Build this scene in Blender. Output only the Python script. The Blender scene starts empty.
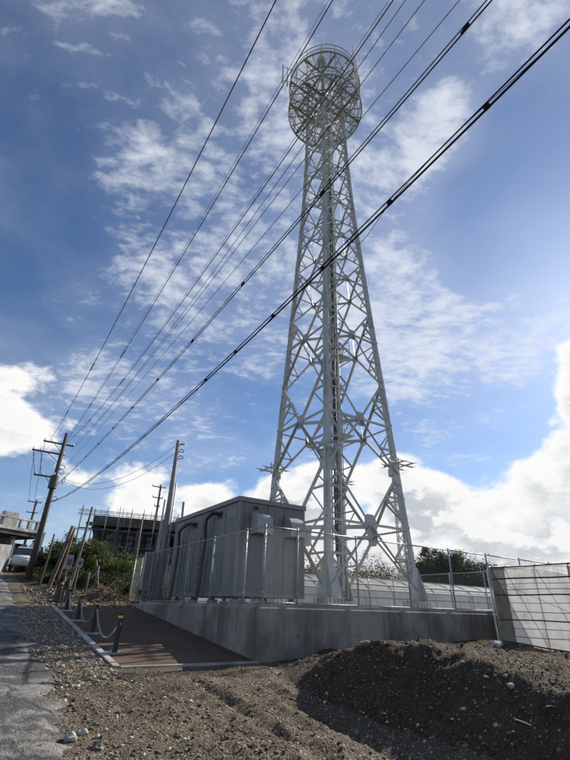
import bpy, math, random
import numpy as np
from mathutils import Vector, Matrix, noise as mnoise

random.seed(7)
rng = np.random.default_rng(7)
R = math.radians
scene = bpy.context.scene
col = scene.collection

# ------------------------------------------------------------------ camera
EYE = 1.6
PITCH, ROLL = R(27.4), R(1.7)
cam_d = bpy.data.cameras.new('camera')
cam = bpy.data.objects.new('camera', cam_d)
col.objects.link(cam)
cam_d.sensor_fit = 'HORIZONTAL'
cam_d.sensor_width = 36.0
cam_d.lens = 440.0 / 570.0 * 36.0
cam_d.clip_start = 0.05
cam_d.clip_end = 5000
fw = Vector((0, math.cos(PITCH), math.sin(PITCH)))
up0 = Vector((0, -math.sin(PITCH), math.cos(PITCH)))
r0 = Vector((1, 0, 0))
rt = r0 * math.cos(ROLL) + up0 * math.sin(ROLL)
up = up0 * math.cos(ROLL) - r0 * math.sin(ROLL)
m = Matrix((rt, up, -fw)).transposed().to_4x4()
m.translation = Vector((0, 0, EYE))
cam.matrix_world = m
scene.camera = cam

# ------------------------------------------------------------------ light
SUN_AZ, SUN_EL = 43.0, 31.0          # azimuth clockwise from +Y (right of the view axis)
SKY_STRENGTH, SUN_STRENGTH, EXPOSURE = 0.066, 5.0, 0.60
sun_vec = Vector((math.sin(R(SUN_AZ)) * math.cos(R(SUN_EL)), math.cos(R(SUN_AZ)) * math.cos(R(SUN_EL)), math.sin(R(SUN_EL))))
sl = bpy.data.lights.new('sun', 'SUN')
sl.energy = SUN_STRENGTH
sl.angle = R(0.55)
sl.color = (1.0, 0.93, 0.82)
sun = bpy.data.objects.new('sun', sl)
col.objects.link(sun)
sun.rotation_euler = sun_vec.to_track_quat('Z', 'Y').to_euler()
sun.location = (30, 30, 60)

scene.view_settings.view_transform = 'Standard'
scene.view_settings.look = 'None'
scene.view_settings.exposure = EXPOSURE
scene.view_settings.gamma = 1.0
scene.view_settings.use_curve_mapping = False
scene.cycles.max_bounces = 6
scene.cycles.diffuse_bounces = 3
scene.cycles.glossy_bounces = 2
scene.cycles.transmission_bounces = 4
scene.cycles.transparent_max_bounces = 10
scene.cycles.use_denoising = True


class NT:
    """small helper to write node trees as expressions"""
    def __init__(self, tree):
        self.t = tree
        self.n = tree.nodes
        self.l = tree.links

    def put(self, sock, v):
        if isinstance(v, bpy.types.NodeSocket):
            self.l.new(v, sock)
        elif v is not None:
            sock.default_value = v

    def math(self, op, a, b=None, c=None, clamp=False):
        n = self.n.new('ShaderNodeMath')
        n.operation = op
        n.use_clamp = clamp
        for i, v in enumerate((a, b, c)):
            self.put(n.inputs[i], v)
        return n.outputs[0]

    def vmath(self, op, a, b=None, out=0):
        n = self.n.new('ShaderNodeVectorMath')
        n.operation = op
        self.put(n.inputs[0], a)
        if b is not None:
            self.put(n.inputs[3 if op == 'SCALE' else 1], b)
        return n.outputs['Value'] if op in ('DOT_PRODUCT', 'LENGTH') else n.outputs[0]

    def noise(self, vec, scale, detail=4, rough=.5, dist=0.0, dim='3D', lac=2.0):
        n = self.n.new('ShaderNodeTexNoise')
        n.noise_dimensions = dim
        self.put(n.inputs['Vector'], vec)
        n.inputs['Scale'].default_value = scale
        n.inputs['Detail'].default_value = detail
        n.inputs['Roughness'].default_value = rough
        n.inputs['Distortion'].default_value = dist
        n.inputs['Lacunarity'].default_value = lac
        return n.outputs['Fac']

    def voronoi(self, vec, scale, feature='F1', out='Distance', rand=1.0):
        n = self.n.new('ShaderNodeTexVoronoi')
        n.feature = feature
        self.put(n.inputs['Vector'], vec)
        n.inputs['Scale'].default_value = scale
        n.inputs['Randomness'].default_value = rand
        return n.outputs[out]

    def smooth(self, v, a, b, lo=0.0, hi=1.0):
        n = self.n.new('ShaderNodeMapRange')
        n.interpolation_type = 'SMOOTHSTEP'
        self.put(n.inputs['Value'], v)
        for k, x in zip(('From Min', 'From Max', 'To Min', 'To Max'), (a, b, lo, hi)):
            self.put(n.inputs[k], x)
        return n.outputs['Result']

    def mix(self, f, a, b, mode='MIX'):
        n = self.n.new('ShaderNodeMix')
        n.data_type = 'RGBA'
        n.blend_type = mode
        self.put(n.inputs['Factor'], f)
        for k, v in ((6, a), (7, b)):
            if isinstance(v, tuple) and len(v) == 3:
                v = (*v, 1.0)
            self.put(n.inputs[k], v)
        return n.outputs[2]

    def combine(self, x, y, z):
        n = self.n.new('ShaderNodeCombineXYZ')
        for i, v in enumerate((x, y, z)):
            self.put(n.inputs[i], v)
        return n.outputs[0]

    def sep(self, v):
        n = self.n.new('ShaderNodeSeparateXYZ')
        self.put(n.inputs[0], v)
        return n.outputs


def aim(az, el):
    return Vector((math.sin(R(az)) * math.cos(R(el)), math.cos(R(az)) * math.cos(R(el)), math.sin(R(el))))


def make_world():
    w = bpy.data.worlds.new('World')
    scene.world = w
    w.use_nodes = True
    w.cycles.sampling_method = 'MANUAL'
    w.cycles.sample_map_resolution = 256
    t = w.node_tree
    t.nodes.clear()
    k = NT(t)
    out = t.nodes.new('ShaderNodeOutputWorld')
    bg = t.nodes.new('ShaderNodeBackground')
    bg.inputs['Strength'].default_value = SKY_STRENGTH
    sky = t.nodes.new('ShaderNodeTexSky')
    sky.sky_type = 'NISHITA'
    sky.sun_disc = False
    sky.sun_elevation = R(SUN_EL)
    sky.sun_rotation = R(SUN_AZ)
    sky.altitude = 60
    sky.air_density = 1.0
    sky.dust_density = 0.35
    sky.ozone_density = 2.6
    tc = t.nodes.new('ShaderNodeTexCoord')
    d = k.vmath('NORMALIZE', tc.outputs['Generated'])
    s = k.sep(d)
    z = s[2]
    # ---- thin high cloud on a flat layer
    zz = k.math('ADD', k.math('MAXIMUM', z, 0.0), 0.16)
    p = k.combine(k.math('DIVIDE', s[0], zz), k.math('DIVIDE', s[1], zz), 0.0)
    warp = k.noise(p, 1.6, 3, .55)
    warp2 = k.noise(k.vmath('ADD', p, (3.1, 9.2, 0.0)), 1.6, 3, .55)
    pw = k.vmath('ADD', p, k.combine(k.math('MULTIPLY', warp, .22), k.math('MULTIPLY', warp2, .22), 0.0))
    fine = k.noise(k.vmath('ADD', pw, (4.2, 1.7, 0.0)), 5.2, 7, .64, 0.0)
    ripple = k.noise(k.vmath('MULTIPLY', pw, (1.0, 1.5, 1.0)), 19.0, 4, .62, 0.0)
    wide = k.noise(k.vmath('ADD', p, (7.3, 2.1, 0.0)), 1.5, 3, .5)
    def blob(az, el, inner, outer):
        dt = k.vmath('DOT_PRODUCT', d, tuple(aim(az, el)))
        return k.smooth(dt, math.cos(R(outer)), math.cos(R(inner)))
    def total(items):
        acc = None
        for az, el, i, o, wt in items:
            v = k.math('MULTIPLY', blob(az, el, i, o), wt)
            acc = v if acc is None else k.math('ADD', acc, v)
        return acc
    cover = total([(-20, 45, 1, 12, .13), (-6, 52, 2, 16, .07), (10, 57, 1, 12, .05), (28, 54, 1, 6, .15), (46, 61, 1, 6, .10), (14, 33, 2, 13, .17),
                   (-20, 28, 2, 14, .08), (-40, 62, 2, 22, .05), (-52, 40, 4, 20, -.06), (38, 43, 3, 13, -.26), (-40, 26, 3, 12, -.08), (24, 23, 3, 9, .06),
                   (-2, 36, 2, 14, .06), (6, 66, 3, 12, .05), (33, 30, 2, 8, .14)])
    dens = k.math('ADD', k.math('MULTIPLY', fine, .58), k.math('MULTIPLY', ripple, .42))
    dens = k.math('ADD', dens, k.math('MULTIPLY', k.math('SUBTRACT', wide, .5), .45))
    dens = k.math('ADD', dens, cover)
    hi = k.math('MULTIPLY', k.smooth(dens, .47, .80), k.smooth(z, .04, .22))
    veil = k.math('MULTIPLY', k.smooth(k.math('ADD', k.math('ADD', wide, cover), k.math('MULTIPLY', fine, .45)), .50, 1.1), .30)
    hi = k.math('MAXIMUM', k.math('MULTIPLY', hi, .82), veil)
    # ---- heaped cloud low over the horizon
    def heap(vec, oct_):
        big = k.noise(vec, 5.0, 1, .5)
        det = k.noise(vec, 12.0, oct_, .60)
        return k.math('ADD', k.math('MULTIPLY', big, .42), k.math('MULTIPLY', det, .62))
    dc = k.vmath('MULTIPLY', d, (1.0, 1.0, 1.6))
    hn = heap(dc, 8)
    h0 = heap(dc, 5)
    hs = heap(k.vmath('ADD', dc, tuple(sun_vec * .03 + Vector((0, 0, .02)))), 5)
    lump = total([(-34, 20, 1, 8, .25), (-37, 16, 2, 8, .24), (-26, 16, 1, 6, .15), (-14, 10, 2, 9, .30), (-20, 13, 1, 6, .18), (-27, 9, 2, 7, .10), (10, 9, 3, 11, .34), (3, 12, 2, 8, .28), (17, 13, 2, 7, .28), (27, 10, 3, 9, .28),
                  (37, 9, 3, 12, .28), (43, 23, 3, 9, .46), (38, 17, 2, 8, .32), (36, 24, 1, 5, .12), (-4, 9, 2, 9, .30), (20, 6, 3, 10, .2), (50, 20, 3, 14, .25), (-60, 12, 3, 16, .25), (80, 14, 4, 20, .25),
                  (120, 12, 4, 24, .25), (-110, 12, 4, 26, .25), (180, 12, 4, 26, .25)])
    low = k.smooth(z, .02, .20, .20, .0)
    hd = k.math('SUBTRACT', k.math('ADD', k.math('ADD', hn, lump), low), .03)
    cu = k.smooth(hd, .70, .83)
    lit = k.smooth(k.math('SUBTRACT', h0, hs), -.05, .045)
    deep = k.smooth(hd, .80, 1.12)
    shade = k.math('MULTIPLY', deep, k.math('SUBTRACT', 1.0, k.math('MULTIPLY', lit, .85)))
    S = 1.0 / SKY_STRENGTH / 2.0 ** EXPOSURE
    cu_col = k.mix(shade, (.98 * S, .98 * S, .97 * S), (.55 * S, .59 * S, .64 * S))
    hi_col = (.82 * S, .86 * S, .93 * S)
    blue = k.mix(1.0, sky.outputs['Color'], (.84, .97, 1.14), 'MULTIPLY')
    c = k.mix(hi, blue, hi_col)
    # pale air low over the land
    air = k.smooth(z, .0, .30, .36, .0)
    c = k.mix(air, c, (.62 * S, .72 * S, .86 * S))
    c = k.mix(cu, c, cu_col)
    k.put(bg.inputs['Color'], c)
    t.links.new(bg.outputs[0], out.inputs[0])


make_world()

# ------------------------------------------------------------------ place frame
# the concrete pad's corner is the origin of a plan frame: u runs along its front wall, v along its side wall
ANG = R(32.5)
BX, BY = math.cos(ANG), math.sin(ANG)
OX, OY = -0.42, 11.3


def P(u, v, z=0.0):
    return Vector((OX + BX * u - BY * v, OY + BY * u + BX * v, z))


def UV(x, y):
    dx, dy = x - OX, y - OY
    return dx * BX + dy * BY, -dx * BY + dy * BX


Bv = Vector((BX, BY, 0))
Av = Vector((-BY, BX, 0))
Zv = Vector((0, 0, 1))
PAD_Z = 1.61


def polar(az, dist, z=0.0):
    return Vector((math.sin(R(az)) * dist, math.cos(R(az)) * dist, z))


# ------------------------------------------------------------------ mesh helpers
class MB:
    def __init__(self):
        self.V, self.F = [], []

    def add(self, vs, fs):
        o = len(self.V)
        self.V += [tuple(v) for v in vs]
        self.F += [tuple(i + o for i in f) for f in fs]
        return self

    def frame(self, p, q, hint=Zv):
        d = (q - p).normalized()
        if abs(d.dot(hint)) > .985:
            hint = Vector((1, 0, 0)) if abs(d.x) < .9 else Vector((0, 1, 0))
        s = d.cross(hint).normalized()
        return d, s, s.cross(d).normalized()

    def bar(self, p, q, w, h, hint=Zv):
        d, s, t = self.frame(p, q, hint)
        vs = [e + s * (a * w / 2) + t * (b * h / 2) for e in (p, q) for a, b in ((-1, -1), (1, -1), (1, 1), (-1, 1))]
        return self.add(vs, [(0, 1, 2, 3), (7, 6, 5, 4), (0, 4, 5, 1), (1, 5, 6, 2), (2, 6, 7, 3), (3, 7, 4, 0)])

    def box(self, c, ax, ay, az, sx, sy, sz):
        vs = [c + ax * (i * sx / 2) + ay * (j * sy / 2) + az * (l * sz / 2) for l in (-1, 1) for i, j in ((-1, -1), (1, -1), (1, 1), (-1, 1))]
        return self.add(vs, [(3, 2, 1, 0), (4, 5, 6, 7), (0, 1, 5, 4), (1, 2, 6, 5), (2, 3, 7, 6), (3, 0, 4, 7)])

    def pbox(self, u0, u1, v0, v1, z0, z1):
        return self.box(P((u0 + u1) / 2, (v0 + v1) / 2, (z0 + z1) / 2), Bv, Av, Zv, u1 - u0, v1 - v0, z1 - z0)

    def tube(self, p, q, r, n=8, r2=None, caps=True):
        return self.poly([p, q], [r, r if r2 is None else r2], n, caps)

    def poly(self, pts, rs, n=6, caps=True):
        if not isinstance(rs, (list, tuple)):
            rs = [rs] * len(pts)
        vs, fs = [], []
        ref = None
        for i, p in enumerate(pts):
            a = pts[max(i - 1, 0)]
            b = pts[min(i + 1, len(pts) - 1)]
            d = (b - a).normalized()
            if ref is None:
                ref = Zv if abs(d.z) < .9 else Vector((1, 0, 0))
            s = d.cross(ref).normalized()
            t = s.cross(d).normalized()
            ref = t
            for j in range(n):
                an = 2 * math.pi * j / n
                vs.append(p + s * (math.cos(an) * rs[i]) + t * (math.sin(an) * rs[i]))
        for i in range(len(pts) - 1):
            for j in range(n):
                fs.append((i * n + j, i * n + (j + 1) % n, (i + 1) * n + (j + 1) % n, (i + 1) * n + j))
        if caps:
            fs.append(tuple(range(n - 1, -1, -1)))
            fs.append(tuple(range((len(pts) - 1) * n, len(pts) * n)))
        return self.add(vs, fs)

    def angle(self, p, q, d1, d2, s, th):
        """L-section bar, its corner on the line p-q, flanges along d1 and d2"""
        d = (q - p).normalized()
        d1 = (d1 - d * d1.dot(d)).normalized()
        d2 = (d2 - d * d2.dot(d)).normalized()
        prof = [(0, 0), (s, 0), (s, th), (th, th), (th, s), (0, s)]
        vs = [e + d1 * x + d2 * y for e in (p, q) for x, y in prof]
        fs = [(i, (i + 1) % 6, 6 + (i + 1) % 6, 6 + i) for i in range(6)] + [(0, 3, 2, 1), (0, 5, 4, 3), (6, 7, 8, 9), (6, 9, 10, 11)]
        return self.add(vs, fs)

    def plate(self, pts, nrm, th):
        n = len(pts)
        vs = [p - nrm * th / 2 for p in pts] + [p + nrm * th / 2 for p in pts]
        fs = [tuple(range(n - 1, -1, -1)), tuple(range(n, 2 * n))] + [(i, (i + 1) % n, n + (i + 1) % n, n + i) for i in range(n)]
        return self.add(vs, fs)

    def ring(self, c, r, w, h, n=48, a0=0.0, a1=2 * math.pi):
        full = abs(a1 - a0 - 2 * math.pi) < 1e-6
        st = n if full else n + 1
        vs, fs = [], []
        for i in range(st):
            an = a0 + (a1 - a0) * i / n
            e = Vector((math.cos(an), math.sin(an), 0))
            for rr, zz in ((r - w / 2, -h / 2), (r + w / 2, -h / 2), (r + w / 2, h / 2), (r - w / 2, h / 2)):
                vs.append(c + e * rr + Zv * zz)
        for i in range(n):
            j = (i + 1) % st
            for a in range(4):
                b = (a + 1) % 4
                fs.append((i * 4 + a, j * 4 + a, j * 4 + b, i * 4 + b))
        return self.add(vs, fs)

    def torus(self, c, ax, ay, ra, rb, r, n=10, k=4):
        pts = [c + ax * (math.cos(2 * math.pi * i / n) * ra) + ay * (math.sin(2 * math.pi * i / n) * rb) for i in range(n)]
        nz = ax.cross(ay).normalized()
        vs, fs = [], []
        for i, p in enumerate(pts):
            e = (p - c).normalized()
            for j in range(k):
                an = 2 * math.pi * j / k
                vs.append(p + e * (math.cos(an) * r) + nz * (math.sin(an) * r))
        for i in range(n):
            for j in range(k):
                fs.append((i * k + j, ((i + 1) % n) * k + j, ((i + 1) % n) * k + (j + 1) % k, i * k + (j + 1) % k))
        return self.add(vs, fs)

    def mesh(self, name, off=None):
        me = bpy.data.meshes.new(name)
        V = self.V if off is None else [(x - off[0], y - off[1], z - off[2]) for x, y, z in self.V]
        me.from_pydata(V, [], self.F)
        me.update()
        return me

    def build(self, name, mat, parent=None, smooth=False, origin=None, label=None):
        off = root_loc(parent) if parent is not None else origin
        me = self.mesh(name, off)
        if smooth:
            for f in me.polygons:
                f.use_smooth = True
        me.materials.append(mat)
        o = bpy.data.objects.new(name, me)
        col.objects.link(o)
        if parent is not None:
            o.parent = parent
        elif origin is not None:
            o.location = origin
        if label:
            o['label'] = label
        return o


def root_loc(o):
    v = Vector(o.location)
    while o.parent is not None:
        o = o.parent
        v = v + Vector(o.location)
    return v


def tag(o, label, cat, group=None):
    o['label'] = label
    o['category'] = cat
    if group:
        o['group'] = group
    return o


def thing(name, label, cat, loc, group=None):
    o = bpy.data.objects.new(name, None)
    col.objects.link(o)
    o.location = loc
    o.empty_display_size = .2
    return tag(o, label, cat, group)


def struct(o, kind='structure', label=None):
    o['kind'] = kind
    if label:
        o['label'] = label
    return o


# ------------------------------------------------------------------ materials
def mat_base(name):
    mt = bpy.data.materials.new(name)
    mt.use_nodes = True
    t = mt.node_tree
    bs = t.nodes['Principled BSDF']
    return mt, NT(t), bs


def bump(k, bs, h, strength=.5, dist=.02):
    n = k.n.new('ShaderNodeBump')
    n.inputs['Strength'].default_value = strength
    n.inputs['Distance'].default_value = dist
    k.put(n.inputs['Height'], h)
    k.l.new(n.outputs[0], bs.inputs['Normal'])


def wpos(k):
    g = k.n.new('ShaderNodeNewGeometry')
    return g.outputs['Position']


def island(k):
    g = k.n.new('ShaderNodeNewGeometry')
    return g.outputs['Random Per Island']


def objrand(k):
    g = k.n.new('ShaderNodeObjectInfo')
    return g.outputs['Random']


def simple(name, c, rough=.6, metal=0.0, var=.15, scale=6.0, spec=None, bmp=0.0):
    mt, k, bs = mat_base(name)
    p = wpos(k)
    n = k.noise(p, scale, 5, .6)
    lo = tuple(x * (1 - var) for x in c)
    hi = tuple(min(1, x * (1 + var)) for x in c)
    k.put(bs.inputs['Base Color'], k.mix(k.smooth(n, .3, .7), lo, hi))
    k.put(bs.inputs['Roughness'], k.smooth(n, .2, .8, max(0, rough - .08), min(1, rough + .08)))
    bs.inputs['Metallic'].default_value = metal
    if spec is not None:
        bs.inputs['Specular IOR Level'].default_value = spec
    if bmp:
        bump(k, bs, k.noise(p, scale * 6, 4, .6), bmp, .01)
    return mt


def mat_galv(name, c, rough=.5, metal=.35):
    mt, k, bs = mat_base(name)
    p = wpos(k)
    v = k.voronoi(p, 22, out='Color')
    vx = k.sep(v)[0]
    n = k.noise(p, 2.4, 5, .6)
    r_ = objrand(k)
    f = k.math('ADD', k.math('ADD', k.math('MULTIPLY', vx, .25), k.math('MULTIPLY', n, .5)), k.math('MULTIPLY', r_, .3))
    k.put(bs.inputs['Base Color'], k.mix(k.smooth(f, .2, .85), tuple(x * .74 for x in c), tuple(x * 1.12 for x in c)))
    k.put(bs.inputs['Roughness'], k.smooth(vx, 0, 1, rough - .1, rough + .12))
    bs.inputs['Metallic'].default_value = metal
    return mt


def mat_dirt(name, base, pale, stone, stone_amt):
    mt, k, bs = mat_base(name)
    p = wpos(k)
    n1 = k.noise(p, .55, 6, .6)
    n2 = k.noise(p, 5.0, 8, .68)
    n3 = k.noise(p, 34.0, 4, .65)
    c = k.mix(k.smooth(n1, .35, .68), base, pale)
    c = k.mix(k.smooth(n2, .38, .66, .0, .75), c, tuple(x * .55 for x in base))
    c = k.mix(k.smooth(n3, .42, .72, .0, .45), c, tuple(min(1, x * 1.5) for x in pale))
    for sc, am in ((26.0, 1.0), (58.0, .9)):
        vd = k.voronoi(p, sc)
        vc = k.sep(k.voronoi(p, sc, out='Color'))
        pick = k.math('GREATER_THAN', k.math('ADD', vc[0], k.math('MULTIPLY', n2, .35)), 1.17 - stone_amt * am)
        body = k.math('MULTIPLY', k.smooth(vd, .42, .30), pick)
        c = k.mix(k.math('MULTIPLY', body, .9), c, k.mix(vc[1], tuple(x * .5 for x in stone), stone))
    k.put(bs.inputs['Base Color'], c)
    bs.inputs['Roughness'].default_value = .95
    bs.inputs['Specular IOR Level'].default_value = .15
    h = k.math('ADD', k.math('MULTIPLY', n2, 1.0), k.math('MULTIPLY', n3, .5))
    h = k.math('SUBTRACT', h, k.math('MULTIPLY', k.voronoi(p, 40.0), .5))
    bump(k, bs, h, .9, .05)
    return mt


M = {}
M['dirt'] = mat_dirt('dirt_soil', (.084, .064, .044), (.160, .127, .091), (.50, .46, .38), .20)
M['mound'] = mat_dirt('shade_toned_soil', (.050, .036, .024), (.088, .064, .043), (.40, .36, .30), .09)  # darker dirt tones, shade of the mound's face put into the colour
M['galv'] = mat_galv('galvanised_steel', (.46, .475, .455), .5, .3)
M['galv_dark'] = mat_galv('weathered_galvanised_steel', (.34, .365, .34), .6, .2)
M['fence'] = mat_galv('fence_galvanised_steel', (.34, .365, .37), .55, .35)
M['white_steel'] = simple('white_painted_steel', (.68, .70, .70), .5, 0, .1)
M['black'] = simple('black_plastic', (.010, .010, .010), .5, 0, .2)
M['cable'] = simple('black_cable_sheath', (.018, .017, .018), .75, 0, .2, spec=.08)
M['grey_cable'] = simple('grey_cable_sheath', (.16, .16, .17), .6, 0, .2)
M['yellow'] = simple('yellow_reflective_tape', (.80, .45, .03), .35, 0, .08)
M['white'] = simple('white_plate', (.72, .72, .68), .6, 0, .1)
M['leg_dark'] = simple('dark_steel', (.06, .065, .07), .5, .3, .2)
M['rust'] = simple('rusty_steel', (.10, .055, .035), .8, .1, .4, 9)
M['wood'] = simple('grey_weathered_wood', (.12, .10, .082), .85, 0, .35, 7, bmp=.3)
M['wood_dark'] = simple('dark_weathered_wood', (.08, .062, .05), .85, 0, .35, 7, bmp=.3)
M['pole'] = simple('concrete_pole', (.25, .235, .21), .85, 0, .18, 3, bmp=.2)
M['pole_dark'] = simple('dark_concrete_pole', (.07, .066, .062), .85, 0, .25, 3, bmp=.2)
M['porcelain'] = simple('porcelain', (.62, .60, .56), .25, 0, .05)
M['rock'] = simple('pale_rock', (.36, .34, .30), .9, 0, .35, 12, bmp=.5)
M['rock_dark'] = simple('dark_rock', (.10, .09, .08), .9, 0, .35, 12, bmp=.5)
M['bark'] = simple('bark', (.085, .065, .048), .9, 0, .35, 8, bmp=.4)
M['glass'] = simple('dark_window_glass', (.02, .025, .03), .08, 0, .1)
M['carpaint'] = simple('white_car_paint', (.62, .64, .66), .25, 0, .04)
M['scaffold'] = mat_galv('scaffold_pipe', (.15, .155, .15), .6, .25)
M['rubber'] = simple('rubber', (.02, .02, .02), .8)
M['pink'] = simple('faded_pink_plastic', (.70, .34, .36), .6)
M['lamp_red'] = simple('red_lamp', (.3, .02, .02), .3)


def mat_concrete(name, c, stain=.5, joints=True):
    mt, k, bs = mat_base(name)
    p = wpos(k)
    s = k.sep(p)
    n1 = k.noise(p, .8, 6, .62)
    n2 = k.noise(p, 9, 6, .65)
    run = k.noise(k.vmath('MULTIPLY', p, (1.0, 1.0, .10)), 3.2, 6, .65)
    run2 = k.noise(k.vmath('MULTIPLY', p, (1.0, 1.0, .05)), 11.0, 4, .6)
    cc = k.mix(k.smooth(n1, .35, .65), tuple(x * .58 for x in c), tuple(x * 1.2 for x in c))
    cc = k.mix(k.math('MULTIPLY', k.smooth(run, .46, .64), stain), cc, tuple(x * .38 for x in c))
    cc = k.mix(k.math('MULTIPLY', k.smooth(run2, .54, .78), stain * .7), cc, tuple(x * .5 for x in c))
    cc = k.mix(k.math('MULTIPLY', k.smooth(run2, .44, .24), .4), cc, tuple(min(1, x * 1.45) for x in c))
    pores = k.math('MULTIPLY', k.smooth(k.voronoi(p, 13.0), .10, .04), .65)
    cc = k.mix(pores, cc, tuple(x * .25 for x in c))
    k.put(bs.inputs['Base Color'], cc)
    bs.inputs['Roughness'].default_value = .88
    bs.inputs['Specular IOR Level'].default_value = .25
    bump(k, bs, k.math('ADD', n2, k.math('MULTIPLY', n1, .6)), .45, .015)
    return mt


M['concrete'] = mat_concrete('pad_concrete', (.285, .268, .236), .62)
M['plinth'] = mat_concrete('plinth_concrete', (.33, .325, .31), .35)
M['kerb'] = mat_concrete('kerb_concrete', (.46, .45, .42), .25)
M['old_concrete'] = mat_concrete('old_building_concrete', (.14, .135, .13), .7)
M['white_wall'] = mat_concrete('white_painted_wall', (.52, .52, .50), .6)
M['grey_wall'] = mat_concrete('grey_painted_wall', (.22, .23, .235), .3)


def mat_paint(name, c):
    mt, k, bs = mat_base(name)
    p = wpos(k)
    n = k.noise(p, 1.5, 5, .6)
    run = k.noise(k.vmath('MULTIPLY', p, (1.0, 1.0, .06)), 7.0, 5, .6)
    cc = k.mix(k.smooth(n, .3, .7), tuple(x * .86 for x in c), tuple(x * 1.1 for x in c))
    cc = k.mix(k.math('MULTIPLY', k.smooth(run, .50, .72), .5), cc, tuple(x * .52 for x in c))
    k.put(bs.inputs['Base Color'], cc)
    k.put(bs.inputs['Roughness'], k.smooth(n, .2, .8, .42, .58))
    bump(k, bs, k.noise(p, 3.0, 2, .5), .12, .02)
    return mt


M['shelter'] = mat_paint('grey_shelter_paint', (.158, .163, .163))
M['shelter_trim'] = mat_paint('grey_trim_paint', (.20, .205, .205))
M['hood'] = mat_paint('grey_hood_paint', (.34, .345, .34))


def mat_asphalt():
    mt, k, bs = mat_base('broken_asphalt')
    p = wpos(k)
    warp = k.noise(p, 2.6, 6, .68)
    pw = k.vmath('ADD', p, k.combine(k.math('MULTIPLY', warp, 1.1), k.math('MULTIPLY', warp, -.8), 0.0))
    cell = k.sep(k.voronoi(pw, .8, out='Color'))
    edge = k.voronoi(pw, .8, feature='DISTANCE_TO_EDGE')
    n2 = k.noise(p, 12, 7, .7)
    n1 = k.noise(p, 1.1, 6, .65)
    c = k.mix(k.smooth(cell[0], .25, .8), (.050, .050, .049), (.17, .166, .155))
    c = k.mix(k.smooth(n1, .50, .60), c, (.235, .222, .195))
    c = k.mix(k.smooth(n2, .40, .64, .0, .65), c, (.028, .028, .028))
    c = k.mix(k.smooth(edge, .035, .008, 0, .8), c, (.014, .013, .012))
    vd = k.voronoi(p, 48)
    vc = k.sep(k.voronoi(p, 48, out='Color'))
    c = k.mix(k.math('MULTIPLY', k.smooth(vd, .4, .3), k.math('GREATER_THAN', vc[0], .62)), c, k.mix(vc[1], (.10, .098, .09), (.30, .29, .26)))
    k.put(bs.inputs['Base Color'], c)
    bs.inputs['Roughness'].default_value = .8
    h = k.math('ADD', k.math('MULTIPLY', n2, 1.1), k.math('MULTIPLY', k.smooth(edge, .0, .04), .35))
    bump(k, bs, k.math('SUBTRACT', h, k.math('MULTIPLY', vd, .4)), .8, .03)
    return mt


M['asphalt'] = mat_asphalt()


def mat_paving():
    mt, k, bs = mat_base('brown_rolled_paving')
    p = wpos(k)
    a = k.vmath('DOT_PRODUCT', p, tuple(Bv))
    b = k.vmath('DOT_PRODUCT', p, tuple(Av))
    q = k.combine(a, b, 0.0)
    br = k.n.new('ShaderNodeTexBrick')
    k.put(br.inputs['Vector'], q)
    br.inputs['Scale'].default_value = 1.0
    br.inputs['Brick Width'].default_value = .22
    br.inputs['Row Height'].default_value = .11
    br.inputs['Mortar Size'].default_value = .008
    br.inputs['Color1'].default_value = (.150, .098, .064, 1)
    br.inputs['Color2'].default_value = (.100, .067, .045, 1)
    br.inputs['Mortar'].default_value = (.045, .035, .026, 1)
    n = k.noise(p, 1.6, 6, .6)
    n2 = k.noise(p, 30, 5, .7)
    c = k.mix(k.smooth(n, .35, .7, 0, .6), br.outputs['Color'], (.17, .115, .075))
    c = k.mix(k.smooth(n2, .4, .7, 0, .6), c, (.045, .035, .027))
    c = k.mix(k.math('MULTIPLY', k.smooth(k.voronoi(p, 34), .2, .1), .6), c, (.30, .27, .22))
    k.put(bs.inputs['Base Color'], c)
    bs.inputs['Roughness'].default_value = .92
    bs.inputs['Specular IOR Level'].default_value = .2
    bump(k, bs, k.math('ADD', k.math('MULTIPLY', br.outputs['Fac'], -.7), n2), .6, .02)
    return mt


M['paving'] = mat_paving()


def mat_stone(name='loose_stone', f=1.0):
    mt, k, bs = mat_base(name)
    r_ = island(k)
    p = wpos(k)
    n = k.noise(p, 30, 3, .6)
    c = k.mix(k.smooth(r_, .0, .7), (.085 * f, .066 * f, .046 * f), (.22 * f, .185 * f, .14 * f))
    c = k.mix(k.smooth(r_, .78, .95), c, (.56, .52, .44))
    c = k.mix(k.smooth(n, .35, .7, 0, .5), c, (.09, .072, .052))
    k.put(bs.inputs['Base Color'], c)
    bs.inputs['Roughness'].default_value = .9
    bs.inputs['Specular IOR Level'].default_value = .2
    return mt


M['stone'] = mat_stone()
M['pale_stone'] = mat_stone('pale_limestone_gravel', 1.9)


def mat_leaf(name, dark, light, trans=.35):
    mt, k, bs = mat_base(name)
    r_ = island(k)
    n = k.noise(wpos(k), .9, 3, .5)
    f = k.math('ADD', k.math('MULTIPLY', r_, .6), k.math('MULTIPLY', n, .5))
    c = k.mix(k.smooth(f, .2, .85), dark, light)
    k.put(bs.inputs['Base Color'], c)
    bs.inputs['Roughness'].default_value = .6
    bs.inputs['Specular IOR Level'].default_value = .25
    tr = k.n.new('ShaderNodeBsdfTranslucent')
    k.put(tr.inputs['Color'], k.mix(.5, c, light))
    mx = k.n.new('ShaderNodeMixShader')
    mx.inputs[0].default_value = trans
    k.l.new(bs.outputs[0], mx.inputs[1])
    k.l.new(tr.outputs[0], mx.inputs[2])
    k.l.new(mx.outputs[0], k.n['Material Output'].inputs[0])
    return mt


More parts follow.
